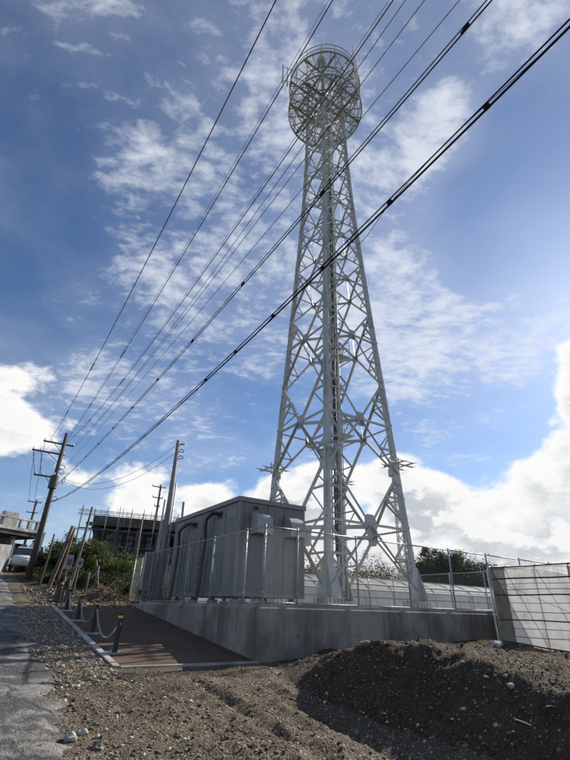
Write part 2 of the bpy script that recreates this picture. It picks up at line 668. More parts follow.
M['leaf'] = mat_leaf('shrub_leaf', (.020, .036, .010), (.095, .120, .034))
M['leaf_dark'] = mat_leaf('tree_leaf', (.016, .028, .012), (.050, .072, .024), .25)
M['leaf_dry'] = mat_leaf('dry_scrub_leaf', (.045, .046, .020), (.12, .105, .045))
M['twig'] = simple('dry_twig', (.17, .13, .09), .9, 0, .4, 15)


def mat_film(name, tr_c, transp=.12):
    mt, k, bs = mat_base(name)
    p = wpos(k)
    n = k.noise(p, 1.3, 6, .62)
    run = k.noise(k.vmath('MULTIPLY', p, (1.0, 1.0, .12)), 5.0, 6, .65)
    dirty = k.math('MULTIPLY', k.smooth(k.math('ADD', k.math('MULTIPLY', n, .5), k.math('MULTIPLY', run, .5)), .46, .66), .75)
    c = k.mix(dirty, tr_c, tuple(x * .42 for x in tr_c))
    k.put(bs.inputs['Base Color'], c)
    bs.inputs['Roughness'].default_value = .62
    bs.inputs['Specular IOR Level'].default_value = .2
    tl = k.n.new('ShaderNodeBsdfTranslucent')
    k.put(tl.inputs['Color'], c)
    tp = k.n.new('ShaderNodeBsdfTransparent')
    m1 = k.n.new('ShaderNodeMixShader')
    m1.inputs[0].default_value = .68
    k.l.new(bs.outputs[0], m1.inputs[1])
    k.l.new(tl.outputs[0], m1.inputs[2])
    m2 = k.n.new('ShaderNodeMixShader')
    m2.inputs[0].default_value = transp
    k.l.new(m1.outputs[0], m2.inputs[1])
    k.l.new(tp.outputs[0], m2.inputs[2])
    k.l.new(m2.outputs[0], k.n['Material Output'].inputs[0])
    bump(k, bs, k.noise(p, 4.0, 5, .6), .5, .05)
    return mt


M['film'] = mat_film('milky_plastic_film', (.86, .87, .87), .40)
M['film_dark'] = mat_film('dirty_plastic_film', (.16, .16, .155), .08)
M['film_far'] = mat_film('far_plastic_film', (.88, .89, .88), .03)

# ------------------------------------------------------------------ ground
def sstep(x, a, b):
    t = np.clip((x - a) / (b - a), 0, 1)
    return t * t * (3 - 2 * t)


def vnoise(x, y, seed=0):
    """smooth value noise for arrays"""
    xi = np.floor(x).astype(np.int64)
    yi = np.floor(y).astype(np.int64)
    fx, fy = x - xi, y - yi
    fx = fx * fx * (3 - 2 * fx)
    fy = fy * fy * (3 - 2 * fy)

    def h(i, j):
        n = (i * 374761393 + j * 668265263 + seed * 974634777) & 0xffffffff
        n = ((n ^ (n >> 13)) * 1274126177) & 0xffffffff
        return ((n ^ (n >> 16)) & 0xffff) / 65535.0
    a, b, c, d = h(xi, yi), h(xi + 1, yi), h(xi, yi + 1), h(xi + 1, yi + 1)
    return (a * (1 - fx) + b * fx) * (1 - fy) + (c * (1 - fx) + d * fx) * fy - .5


def fbm(x, y, sc, oc=4, seed=0, gain=.5):
    t, amp = 0, 1
    for i in range(oc):
        t = t + amp * vnoise(x * sc, y * sc, seed + i)
        sc *= 2.03
        amp *= gain
    return t


def seg_dist(x, y, pts):
    best = np.full(np.shape(x), 1e9)
    for (ax, ay), (bx, by) in zip(pts[:-1], pts[1:]):
        dx, dy = bx - ax, by - ay
        t = np.clip(((x - ax) * dx + (y - ay) * dy) / (dx * dx + dy * dy), 0, 1)
        best = np.minimum(best, np.hypot(x - ax - t * dx, y - ay - t * dy))
    return best


def inside(x, y, poly):
    r_ = np.zeros(np.shape(x), bool)
    n = len(poly)
    for i in range(n):
        (ax, ay), (bx, by) = poly[i], poly[(i + 1) % n]
        cond = ((ay > y) != (by > y))
        xx = (bx - ax) * (y - ay) / ((by - ay) if by != ay else 1e-9) + ax
        r_ ^= cond & (x < xx)
    return r_


def spot(x, y, dist):
    d = rt * (x - 285.0) - up * (y - 380.0) + fw * 440.0
    s = dist / math.hypot(d.x, d.y)
    return d.x * s, d.y * s, EYE + d.z * s


_edge = [(318, 672, 9.6), (334, 655, 9.0), (352, 645, 8.5), (385, 640, 8.1), (420, 642, 7.8), (470, 654, 7.3), (520, 672, 6.8), (570, 692, 6.4), (640, 715, 5.9)]
_edge = [spot(*e) for e in _edge]
MOUND_EDGE = [(.75, 11.6)] + [(e[0], e[1]) for e in _edge] + [(8.0, 3.0)]
MOUND_TOE = [(.02, 11.3), (.02, 9.6), (.30, 8.4), (.72, 7.2), (1.25, 6.35), (1.9, 5.7), (3.1, 4.75), (5.0, 3.6), (9, 1.2)]
EDGE_POLY = MOUND_EDGE + [(14, 3), (14, 10), (12, 22), (4, 15), (.75, 12)]
TOE_POLY = MOUND_TOE + [(14, 1), (14, 22), (0, 14)]
MOUND_CTRL = _edge + [(OX + BX * u, OY + BY * u, z) for u, z in ((1.0, .62), (2.2, .74), (4, .80), (6, .83), (9, .86))] + [spot(503, 643, 15.6), spot(570, 656, 14.0), (9.5, 8.5, .8)]


def base_z(u, v):
    """smooth lie of the land"""
    up_l = np.where(v < 0, .54 + .045 * v, .54 + .098 * np.minimum(v, 30) + .02 * np.clip(v - 30, 0, 60))
    up_r = np.where(v < 0, .54 + .045 * v, .54 + .004 * np.minimum(v, 80))
    w = sstep(u, .05, .28)
    # beyond the pad's back the bank and the low fields meet gently
    w = np.where(v > 14.0, sstep(u, -1.0, 8.0), w)
    z = up_l * (1 - w) + up_r * w
    return np.maximum(z, -.25)


def mound_h(x, y):
    ins = inside(x, y, TOE_POLY)
    dt = seg_dist(x, y, MOUND_TOE)
    de = seg_dist(x, y, MOUND_EDGE)
    r_ = np.where(inside(x, y, EDGE_POLY), 1.0, dt / (dt + de + 1e-6))
    s = r_ * .35 + .65 * r_ * r_ * (3 - 2 * r_)
    return np.where(ins, s, 0.0)


def mound_top(x, y):
    num, den = 0, 0
    for cx_, cy_, cz_ in MOUND_CTRL:
        w = 1.0 / ((x - cx_) ** 2 + (y - cy_) ** 2 + .08) ** 1.5
        num, den = num + w * cz_, den + w
    return num / den


RUT = [(-2.6, -7.5), (-2.35, -5.2), (-2.25, -3.5), (-2.1, -1.9)]
RUT2 = [(-1.65, -7.5), (-1.5, -5.0), (-1.35, -3.4), (-1.2, -2.3)]


def ground_z(x, y, fine=True):
    x = np.asarray(x, float)
    y = np.asarray(y, float)
    u, v = UV(x, y)
    z = base_z(u, v)
    mh = mound_h(x, y)
    z = z * (1 - mh) + np.maximum(mound_top(x, y), z) * mh
    if fine:
        near = sstep(-v, -.1, .8) * (1 - sstep(-u, 3.3, 3.9))
        lane = sstep(-u, 2.9, 3.3) * (1 - sstep(-u, 3.7, 4.3)) * (1 - sstep(v, 14, 16))
        rough = np.clip(near + lane * .45, 0, 1)
        bank = sstep(v, 10.0, 11.5) * (1 - sstep(u, .5, 2)) * sstep(u, -3.2, -2.6)
        dz = .09 * fbm(x, y, .7, 3, 3) * (1 - mh) + .055 * fbm(x, y, 2.6, 4, 11, .6) + .030 * fbm(x, y, 13.0, 3, 21, .6)
        lump = fbm(x, y, 4.2, 4, 31, .6)
        dz = dz + mh * (.05 * np.maximum(lump, -.1) + .05 * fbm(x, y, 9.0, 3, 41, .65))
        z = z + dz * np.clip(rough + mh, 0, 1) + bank * (.25 * fbm(x, y, .9, 3, 51) + .12 * fbm(x, y, 5, 3, 61))
        for rut, dep in ((RUT, .055), (RUT2, .04)):
            wob = .10 * fbm(u, v, 1.2, 2, 71)
            dr = seg_dist(u + wob, v, rut)
            z = z - dep * np.exp(-(dr / .10) ** 2) * near + dep * .75 * np.exp(-((dr - .23) / .11) ** 2) * near * (.6 + fbm(x, y, 3, 2, 81))
        # the road bed lies a little under its asphalt
        z = z - .035 * (1 - sstep(u, -4.2, -3.9)) * sstep(u, -9.0, -8.6)
        # paving bed
        pav = (u > -2.95) & (u < .3) & (v > -.02) & (v < 9.6)
        z = np.where(pav, z - .03, z)
    return z


def gz(x, y):
    return float(ground_z(np.array([x]), np.array([y]))[0])


def gP(u, v, dz=0.0):
    p = P(u, v)
    p.z = gz(p.x, p.y) + dz
    return p


def axis(parts):
    a = []
    for lo, hi, st in parts:
        a += list(np.arange(lo, hi - 1e-9, st))
    a.append(parts[-1][1])
    return np.array(a)


us = axis([(-1500, -200, 260), (-200, -40, 20), (-40, -12, 4), (-12, -5, .5), (-5, 9.5, .055), (9.5, 16, .4), (16, 60, 4), (60, 300, 24), (300, 1500, 240)])
vs_ = axis([(-300, -40, 40), (-40, -9, 4), (-9, -6.6, .3), (-6.6, 0.3, .045), (.3, 1.2, .1), (1.2, 14, .22), (14, 40, 1.0), (40, 160, 8), (160, 600, 55), (600, 1800, 300)])
UU, VV = np.meshgrid(us, vs_)
XX = OX + BX * UU - BY * VV
YY = OY + BY * UU + BX * VV
ZZ = ground_z(XX, YY)
nu, nv = len(us), len(vs_)
verts = np.stack([XX, YY, ZZ], -1).reshape(-1, 3)
ii = (np.arange(nv - 1)[:, None] * nu + np.arange(nu - 1)[None, :]).reshape(-1)
quads = np.stack([ii, ii + 1, ii + nu + 1, ii + nu], -1)


def np_mesh(name, verts, quads, mat, smooth=True):
    me = bpy.data.meshes.new(name)
    me.vertices.add(len(verts))
    me.vertices.foreach_set('co', np.asarray(verts, np.float32).ravel())
    k = quads.shape[1]
    me.loops.add(quads.size)
    me.loops.foreach_set('vertex_index', quads.astype(np.int32).ravel())
    me.polygons.add(len(quads))
    me.polygons.foreach_set('loop_start', np.arange(0, quads.size, k, dtype=np.int32))
    me.polygons.foreach_set('loop_total', np.full(len(quads), k, np.int32))
    me.update(calc_edges=True)
    me.validate()
    if smooth:
        me.polygons.foreach_set('use_smooth', np.ones(len(quads), bool))
    me.materials.append(mat)
    o = bpy.data.objects.new(name, me)
    col.objects.link(o)
    return o


ground = struct(np_mesh('ground', verts, quads, M['dirt']))
# mound gets darker tones painted for its face's shade; the bank shares them
ground.data.materials.append(M['mound'])
cx = verts[quads].mean(1)
uq, vq = UV(cx[:, 0], cx[:, 1])
mi = ((mound_h(cx[:, 0], cx[:, 1]) > .10) | ((vq > 10.2) & (uq > -3.4))).astype(np.int32)
ground.data.polygons.foreach_set('material_index', mi)


def sheet(name, uu, vv, ufun, dz, mat, rough=.0, seed=0):
    """a sheet of (uu x vv) following the lie of the land, its edges shifted by ufun"""
    A_, B_ = np.meshgrid(uu, vv)
    A2, B2 = ufun(A_, B_)
    X = OX + BX * A2 - BY * B2
    Y = OY + BY * A2 + BX * B2
    Z = base_z(A2, B2) + dz - (.09 * np.clip((A_ - A_.max() + .3) / .3, 0, 1) ** 1.5 if name == 'road' else 0) + rough * fbm(X, Y, 1.6, 4, seed, .6) + rough * .5 * fbm(X, Y, 9, 3, seed + 9, .6)
    n1, n2 = len(uu), len(vv)
    V = np.stack([X, Y, Z], -1).reshape(-1, 3)
    i = (np.arange(n2 - 1)[:, None] * n1 + np.arange(n1 - 1)[None, :]).reshape(-1)
    return struct(np_mesh(name, V, np.stack([i, i + 1, i + n1 + 1, i + n1], -1), mat))


def road_edge(a, b):
    edge = np.interp(b, [-20, -5, -3.3, -1.6, 0, 1.7, 6, 11, 18, 40], [-4.9, -4.6, -4.3, -4.1, -4.02, -4.05, -4.05, -4.0, -3.9, -3.7])
    edge = edge + .35 * fbm(b, b * 0 + 3.3, 1.7, 4, 5, .6)
    t = (a + 9.0) / 5.0
    return -9.0 + (edge + 9.0) * t, b


sheet('road', np.linspace(-9, -4, 60), axis([(-14, -7, .4), (-7, 4, .06), (4, 14, .15), (14, 45, .6)]), road_edge, .012, M['asphalt'], .035, 91)
sheet('paving', np.linspace(-2.94, 0.02, 40), axis([(0.0, 9.3, .12)]), lambda a, b: (a, b), .004, M['paving'], .012, 95)

# concrete edging along and across the paving
kb = MB()
for i in range(15):
    v0, v1 = i * .62, i * .62 + .612
    z0, z1 = float(base_z(np.array(-3.0), np.array(v0))), float(base_z(np.array(-3.0), np.array(v1)))
    q = [P(-3.06, v0, z0), P(-2.94, v0, z0), P(-2.94, v1, z1), P(-3.06, v1, z1)]
    kb.add([p - Zv * .12 for p in q] + [p + Zv * .035 for p in q], [(4, 5, 6, 7), (0, 1, 5, 4), (1, 2, 6, 5), (2, 3, 7, 6), (3, 0, 4, 7)])
struct(kb.build('kerb', M['kerb']))
kb = MB()
for i in range(5):
    a0, a1 = -2.935 + i * .595, -2.935 + i * .595 + .588
    kb.pbox(a0, min(a1, -.012), -.10, .0, .40, .568 - .003 * (i % 2))
struct(kb.build('kerb', M['kerb']))

# loose gravel strewn over the dirt (nobody could count it)
ICO_V = None


def stones(n, sampler, smin, smax, name, label, mat, sink=.35):
    t = (1 + 5 ** .5) / 2
    iv = np.array([(-1, t, 0), (1, t, 0), (-1, -t, 0), (1, -t, 0), (0, -1, t), (0, 1, t), (0, -1, -t), (0, 1, -t), (t, 0, -1), (t, 0, 1), (-t, 0, -1), (-t, 0, 1)]) / math.hypot(1, t)
    fa = np.array([(0, 11, 5), (0, 5, 1), (0, 1, 7), (0, 7, 10), (0, 10, 11), (1, 5, 9), (5, 11, 4), (11, 10, 2), (10, 7, 6), (7, 1, 8), (3, 9, 4), (3, 4, 2), (3, 2, 6), (3, 6, 8), (3, 8, 9), (4, 9, 5), (2, 4, 11), (6, 2, 10), (8, 6, 7), (9, 8, 1)])
    x, y = sampler(n)
    n = len(x)
    z = ground_z(x, y)
    s = smin + (smax - smin) * (.45 * rng.random(n) ** 2.5 + 1.6 * rng.random(n) ** 14)
    V = iv[None] * (1 + .8 * (rng.random((n, 12, 1)) - .5))
    V = V * (s[:, None, None] * np.stack([.7 + .7 * rng.random(n), .7 + .7 * rng.random(n), .45 + .4 * rng.random(n)], -1)[:, None, :])
    an = rng.random(n) * 6.283
    ca, sa = np.cos(an)[:, None], np.sin(an)[:, None]
    X = V[:, :, 0] * ca - V[:, :, 1] * sa + x[:, None]
    Y = V[:, :, 0] * sa + V[:, :, 1] * ca + y[:, None]
    Z = V[:, :, 2] + (z + s * (.5 - sink))[:, None]
    F_ = fa[None] + (np.arange(n) * 12)[:, None, None]
    o = np_mesh(name, np.stack([X, Y, Z], -1).reshape(-1, 3), F_.reshape(-1, 3), mat, False)
    return struct(o, 'stuff', label)


def samp_fore(n):
    k = int(n * 3)
    u = rng.uniform(-4.1, 3.5, k)
    v = -rng.random(k) ** .8 * 7.0
    w = np.where(u < -2.6, 1.0, .38) * (.35 + 1.3 * np.clip(fbm(u, v, .8, 3, 5) + .45, 0, 1))
    keep = (rng.random(k) < w) & (v < -.12)
    p = (OX + BX * u - BY * v)[keep][:n], (OY + BY * u + BX * v)[keep][:n]
    return p


def samp_shoulder(n):
    v = rng.uniform(-1.5, 9.5, n)
    u = -3.12 - rng.random(n) ** 1.1 * 1.25
    return OX + BX * u - BY * v, OY + BY * u + BX * v


def samp_road(n):
    v = rng.uniform(-6.5, 4, n)
    u = -4.1 - rng.random(n) ** 2.2 * 1.4
    return OX + BX * u - BY * v, OY + BY * u + BX * v


def samp_mound(n):
    k = n * 4
    x = rng.uniform(.1, 8, k)
    y = rng.uniform(4.0, 13.5, k)
    keep = (mound_h(x, y) > .05) & (UV(x, y)[1] < -.12) & (UV(x, y)[0] < 7.1)
    return x[keep][:n], y[keep][:n]


stones(24000, samp_fore, .003, .017, 'gravel', 'pale loose gravel strewn over the brown dirt in the foreground', M['stone'])
stones(16000, samp_shoulder, .005, .026, 'gravel', 'pale gravel shoulder between the broken road and the white edging', M['pale_stone'])
stones(3500, samp_road, .004, .022, 'gravel', 'loose grit on the broken edge of the asphalt road', M['stone'], .15)
stones(11000, samp_mound, .003, .018, 'gravel', 'pebbles and clods sticking out of the shaded dirt mound', M['stone'])

def samp_bank(n):
    v = rng.uniform(9.3, 17, n)
    u = rng.uniform(-3.6, .0, n)
    return OX + BX * u - BY * v, OY + BY * u + BX * v


stones(5000, samp_bank, .008, .05, 'gravel', 'clods and stones on the dirt bank beyond the paving', M['stone'], .3)

# ------------------------------------------------------------------ concrete pad
PU1, PV1 = 15.3, 14.0
pad = thing('concrete_pad', 'raised concrete pad with a stained retaining wall under the steel tower', 'pad', P(0, 0, .3))
c = MB()
# outer shell with a chamfered top arris, front wall cast in sections
prof = [(0, .2), (0, PAD_Z - .025), (.025, PAD_Z)]
ring_ = []
for off, z in prof:
    ring_.append([P(off, off, z), P(PU1 - off, off, z), P(PU1 - off, PV1 - off, z), P(off, PV1 - off, z)])
vs2 = [p for r_ in ring_ for p in r_]
fs2 = [(i * 4 + j, i * 4 + (j + 1) % 4, (i + 1) * 4 + (j + 1) % 4, (i + 1) * 4 + j) for i in range(2) for j in range(4)] + [(8, 9, 10, 11)]
c.add(vs2, fs2)
c.build('wall', M['concrete'], pad)
j = MB()
for u in (4.05, 8.1, 12.1):
    j.pbox(u - .012, u + .012, -.003, .01, .2, PAD_Z - .03)
j.build('joint', M['leg_dark'], pad)
hl = MB()
for (u, v, side) in [(1.05, 0, 0), (2.9, 0, 0), (5.2, 0, 0), (7.0, 0, 0), (0, .9, 1), (0, 2.0, 1), (0, 3.1, 1)]:
    z = 1.02 if not side else 1.2
    if not side:
        hl.tube(P(u, -.004, z), P(u, .02, z), .022, 8)
    else:
        hl.tube(P(-.004, v, z), P(.02, v, z), .022, 8)
hl.build('tie_hole', M['leg_dark'], pad)
# low kerb round the pad's edge that carries the fence posts
c = MB()
c.pbox(.05, PU1 - .05, .06, .22, PAD_Z - .02, PAD_Z + .07)
c.pbox(.06, .22, .225, 9.4, PAD_Z - .02, PAD_Z + .068)
c.build('upstand', M['plinth'], pad)

# ------------------------------------------------------------------ steel tower
K = 1.13                                  # size of the tower about the surveyed one
TZ = lambda z: EYE + K * (z - EYE)
T0 = Vector((2.16 * K, 18.04 * K, 0))
tower = thing('lattice_tower', 'tall galvanised steel lattice tower with round antenna platforms at its top', 'tower', T0 + Zv * PAD_Z)
RZ, RR = [1.9, 14, 22, 27, 33, 36], [3.0, 2.08, 1.53, 1.33, 1.25, 1.22]


def trad(z):
    return K * float(np.interp((z - EYE) / K + EYE, RZ, RR))


DIRS = [-(Av + Bv).normalized(), (Bv - Av).normalized(), (Av + Bv).normalized(), (Av - Bv).normalized()]   # front, right, back, left


def lp(k_, z):
    p = T0 + DIRS[k_ % 4] * trad(z)
    p.z = z
    return p


NODES = [TZ(z) for z in (2.15, 6.5, 10.6, 14.45, 17.65, 20.45, 22.95, 25.35, 27.9, 30.4, 31.4, 33.9)]
CENT = [TZ(z) for z in (4.32, 8.5, 12.7, 16.1, 19.1, 21.75, 24.2, 26.6, 29.1)]
FOOT_Z = TZ(2.15)
TOPZ = TZ(33.9)
PL1, PL2 = TZ(31.3), TZ(33.9)

for k_ in range(4):
    n1 = (DIRS[(k_ + 1) % 4] - DIRS[k_]).normalized()
    n2 = (DIRS[(k_ - 1) % 4] - DIRS[k_]).normalized()
    mb = MB()
    brk = [PAD_Z + .33, TZ(14), TZ(22), TZ(27), TOPZ + .5]
    sz = [.185, .172, .155, .135]
    for i in range(4):
        hw = sz[i] * K / 2
        ins_ = (n1 + n2) * hw
        mb.bar(lp(k_, brk[i]) + ins_, lp(k_, brk[i + 1]) + ins_, 2 * hw, 2 * hw, n1)
    leg = mb.build('leg', M['galv'], tower)
    # splice plates with bolts at alternating nodes
    for zn in (TZ(5.2), TZ(9.6), TZ(14), TZ(18), TZ(22), TZ(27)):
        mb = MB()
        s = .15 if zn < TZ(20) else .12
        L = .55 if zn < TZ(12) else .38
        for n_, o_ in ((n1, n2), (n2, n1)):
            p0, p1 = lp(k_, zn - L), lp(k_, zn + L)
            d = (p1 - p0).normalized()
            cc = (p0 + p1) / 2 + n_ * (s * .62) - o_ * .011
            mb.box(cc, n_, d, o_, s, 2 * L, .018)
            for q in range(-5, 6):
                for w_ in (-.25, .25):
                    e = cc + d * (q * L / 5.6) + n_ * (w_ * s)
                    mb.tube(e - o_ * .009, e - o_ * .028, .016, 6)
        mb.build('splice_plate', M['galv'], leg)
    # foot: flared stiffener plates between two base plates, on a plinth
    mb = MB()
    b0 = PAD_Z + .33
    ft = lp(k_, b0)
    for n_ in (n1, n2):
        o_ = n2 if n_ is n1 else n1
        hgt = 1.28
        t0, t1 = lp(k_, b0 + .02), lp(k_, b0 + hgt)
        pts = [t0 - n_ * .30, t0 + n_ * .62, t0 + n_ * .62 + Zv * .16, t1 + n_ * .25, t1 - n_ * .02, t0 - n_ * .30 + Zv * .16]
        mb.plate([p - o_ * .028 for p in pts], o_, .026)
        for q in range(6):
            for w_ in (.06, .17):
                e = lp(k_, b0 + .3 + q * .17) + n_ * w_ - o_ * .042
                mb.tube(e, e - o_ * .02, .017, 6)
    mb.build('base_gusset', M['galv'], leg)
    mb = MB()
    cc = Vector((ft.x, ft.y, 0)) + (n1 + n2) * .14
    mb.box(cc + Zv * (b0 + .012), Bv, Av, Zv, .80, .80, .03)
    mb.box(cc + Zv * (b0 - .19), Bv, Av, Zv, .80, .80, .03)
    for i in (-.34, -.17, 0, .17, .34):
        for s_ in (-.37, .37):
            mb.box(cc + Bv * i + Av * s_ + Zv * (b0 - .09), Bv, Av, Zv, .022, .05, .17)
            mb.box(cc + Bv * s_ + Av * i + Zv * (b0 - .09), Bv, Av, Zv, .05, .022, .17)
    for i in (-.27, .27):
        for s_ in (-.27, .27):
            mb.tube(cc + Bv * i + Av * s_ + Zv * (b0 - .2), cc + Bv * i + Av * s_ + Zv * (b0 + .12), .028, 8)
    mb.build('base_plate', M['galv'], leg)
    mb = MB()
    mb.box(cc + Zv * (PAD_Z + .062), Bv, Av, Zv, 1.35, 1.35, .125)
    mb.build('plinth', M['plinth'], pad)

# faces
for k_ in range(4):
    k2 = (k_ + 1) % 4
    out = (DIRS[k_] + DIRS[k2]).normalized()
    along = (DIRS[k2] - DIRS[k_]).normalized()
    inn = -out
    for i, zc in enumerate(CENT):
        zlo, zhi = NODES[i], NODES[i + 1]
        if i == 0:
            zlo = PAD_Z + .75
        a0, a1, c0, c1 = lp(k_, zlo), lp(k_, zhi), lp(k2, zlo), lp(k2, zhi)
        cen = (lp(k_, zc) + lp(k2, zc)) / 2
        sec = .095 if i < 2 else (.085 if i < 4 else .072)
        sec *= K
        ends = [a0 + along * .16, a1 + along * .16, c0 - along * .16, c1 - along * .16]
        for q, e in enumerate(ends):
            mb = MB()
            d = (cen - e).normalized()
            e2 = cen - d * .05
            side = Vector((d.y * out.z - d.z * out.y, d.z * out.x - d.x * out.z, d.x * out.y - d.y * out.x)).normalized()
            mb.angle(e - side * sec / 2, e2 - side * sec / 2, side, inn if q % 2 else out, sec, .014)
            mb.build('diagonal_brace', M['galv'], tower)
        # horizontals through the crossing
        for e in (lp(k_, zc), lp(k2, zc)):
            mb = MB()
            mb.angle(e + inn * .02, cen + inn * .02, Zv, inn, sec * .8, .012)
            mb.build('horizontal_brace', M['galv'], tower)
        # redundants from the leg to the middle of each half diagonal
        if i < 9:
            for q, (e, lg, sgn) in enumerate(((ends[0], k_, 1), (ends[1], k_, -1), (ends[2], k2, 1), (ends[3], k2, -1))):
                mid = e.lerp(cen, .47)
                zl = mid.z
                s2 = .066 * K if i < 3 else (.052 * K if i < 6 else .042 * K)
                mb = MB()
                mb.angle(lp(lg, zl), mid, Zv, inn, s2, .01)
                zt = zl + (zc - zl) * .93
                mb.angle(lp(lg, zt), mid, Zv, inn, s2, .01)
                if i < 3:
                    q1 = e.lerp(cen, .24)
                    mb.angle(lp(lg, zl), q1, Zv, inn, s2, .01)
                mb.build('secondary_brace', M['galv'], tower)
        # gusset plates
        g = (.38, .30, .25, .22, .20, .18, .17, .16, .15)[i] * K
        mb = MB()
        oc = [(-1, -.55), (-.55, -1), (.55, -1), (1, -.55), (1, .55), (.55, 1), (-.55, 1), (-1, .55)]
        mb.plate([cen + along * (x * g * .72) + Zv * (y * g) - out * .012 for x, y in oc], out, .02)
        if i < 4:
            for x in (-.5, -.17, .17, .5):
                for y in (-.6, -.2, .2, .6):
                    e = cen + along * (x * g) + Zv * (y * g)
                    mb.tube(e, e + out * .022, .015, 6)
        mb.build('gusset_plate', M['galv'], tower)
        for lg, sg in ((k_, 1), (k2, -1)):
            e = lp(lg, zhi)
            gg = g * (1.25 if i < 3 else 1.0)
            mb = MB()
            dl = (lp(lg, zhi + .5) - lp(lg, zhi - .5)).normalized()
            pts = [e - dl * gg + along * sg * .02, e - dl * gg * .75 + along * (sg * gg * .8), e + dl * gg * .75 + along * (sg * gg * .8), e + dl * gg + along * sg * .02]
            mb.plate([p + out * .016 for p in pts], out, .018)
            mb.build('gusset_plate', M['galv'], tower)
    # horizontals at the platform levels
    for zz in (PL1 - .12, PL2 - .12):
        mb = MB()
        mb.angle(lp(k_, zz), lp(k2, zz), Zv, inn, .12, .014)
        mb.build('horizontal_brace', M['galv'], tower)
    # head of the tower between the two platforms
    mb = MB()
    mb.angle(lp(k_, PL1), lp(k2, PL2 - .2), Zv, inn, .07, .012)
    mb.build('diagonal_brace', M['galv'], tower)
    mb = MB()
    mb.angle(lp(k2, PL1), lp(k_, PL2 - .2), Zv, out, .07, .012)
    mb.build('diagonal_brace', M['galv'], tower)

# plan bracing at each crossing level
for i, zc in enumerate(CENT):
    ms = [(lp(q, zc) + lp(q + 1, zc)) / 2 for q in range(4)]
    for q in range(4):
        mb = MB()
        mb.angle(ms[q] - Zv * .06, ms[(q + 1) % 4] - Zv * .06, Zv, (T0 - ms[q]).normalized(), .085 if i < 4 else .07, .012)
        mb.build('plan_brace', M['galv'], tower)

# cable rack in front of the back leg, climbing ladder beside the front leg
def inner(k_, z, off, side):
    p = T0 + DIRS[k_] * (trad(z) - off)
    p.z = z
    t = Vector((-DIRS[k_].y, DIRS[k_].x, 0))
    return p + t * side


zr = [PAD_Z + .5 + i * (PL1 - PAD_Z - .4) / 34 for i in range(35)]
mb = MB()
for s in (-.24, .24):
    for a, b in zip(zr[:-1:2], zr[2::2]):
        mb.bar(inner(2, a, .32, s), inner(2, b, .32, s), .05, .09, DIRS[2])
rack = mb.build('cable_rack', M['galv'], tower)
for z in zr:
    mb = MB()
    mb.bar(inner(2, z, .36, -.25), inner(2, z, .36, .25), .045, .03)
    mb.build('rung', M['galv'], rack)
for q, s in enumerate((-.17, -.10, -.03, .04, .11, .18)):
    mb = MB()
    mb.poly([inner(2, z, .40 + .012 * math.sin(q * 2 + z * .7), s + .012 * math.sin(q + z)) for z in zr[1:]], .030, 6)
    mb.build('feeder_cable', M['grey_cable'] if q % 2 else M['galv_dark'], rack, True)
mb = MB()
zl = np.linspace(PAD_Z + .6, PL1 + .9, 30)
for s in (.16, .54):
    for a, b in zip(zl[:-1], zl[1:]):
        mb.bar(inner(0, a, .42, s), inner(0, b, .42, s), .06, .02, DIRS[0])
lad = mb.build('ladder', M['galv'], tower)
zq = PAD_Z + .7
n_r = 0
while zq < TZ(16):
    mb = MB()
    mb.tube(inner(0, zq, .42, .16), inner(0, zq, .42, .54), .014, 6)
    mb.build('rung', M['galv'], lad)
    zq += .38
mb = MB()
while zq < PL1:
    mb.tube(inner(0, zq, .42, .16), inner(0, zq, .42, .54), .014, 5)
    zq += .38
o = mb.build('upper_rungs', M['galv'], lad)
o['kind'] = 'stuff'
# black feeder bundle that climbs beside the ladder
for q, s in enumerate((.28, .36)):
    mb = MB()
    mb.poly([inner(0, z, .62, s + .02 * math.sin(z * .9 + q)) for z in zl[1:22]], .038, 6)
    mb.build('feeder_cable', M['leg_dark'], tower, True)
for q in range(4):
    for j, z in enumerate((TZ(8.9), TZ(13.0))):
        if q not in (0, 2):
            continue
        # little rest platforms with rails
        if q == 2:
            cc = inner(2, z, .75, -.35)
            f = MB()
            f.box(cc, Bv, Av, Zv, .8, .8, .05)
            rp = f.build('rest_platform', M['galv'], tower)
            for a in (-.38, .38):
                for b in (-.38, .38):
                    f = MB()
                    f.tube(cc + Bv * a + Av * b, cc + Bv * a + Av * b + Zv * 1.05, .02, 6)
                    f.build('rail_post', M['galv'], rp)
            f = MB()
            for h in (.55, 1.05):
                for a in (-.38, .38):
                    f.tube(cc + Bv * a - Av * .38 + Zv * h, cc + Bv * a + Av * .38 + Zv * h, .018, 6)
                    f.tube(cc + Av * a - Bv * .38 + Zv * h, cc + Av * a + Bv * .38 + Zv * h, .018, 6)
            f.build('rail', M['galv'], rp)

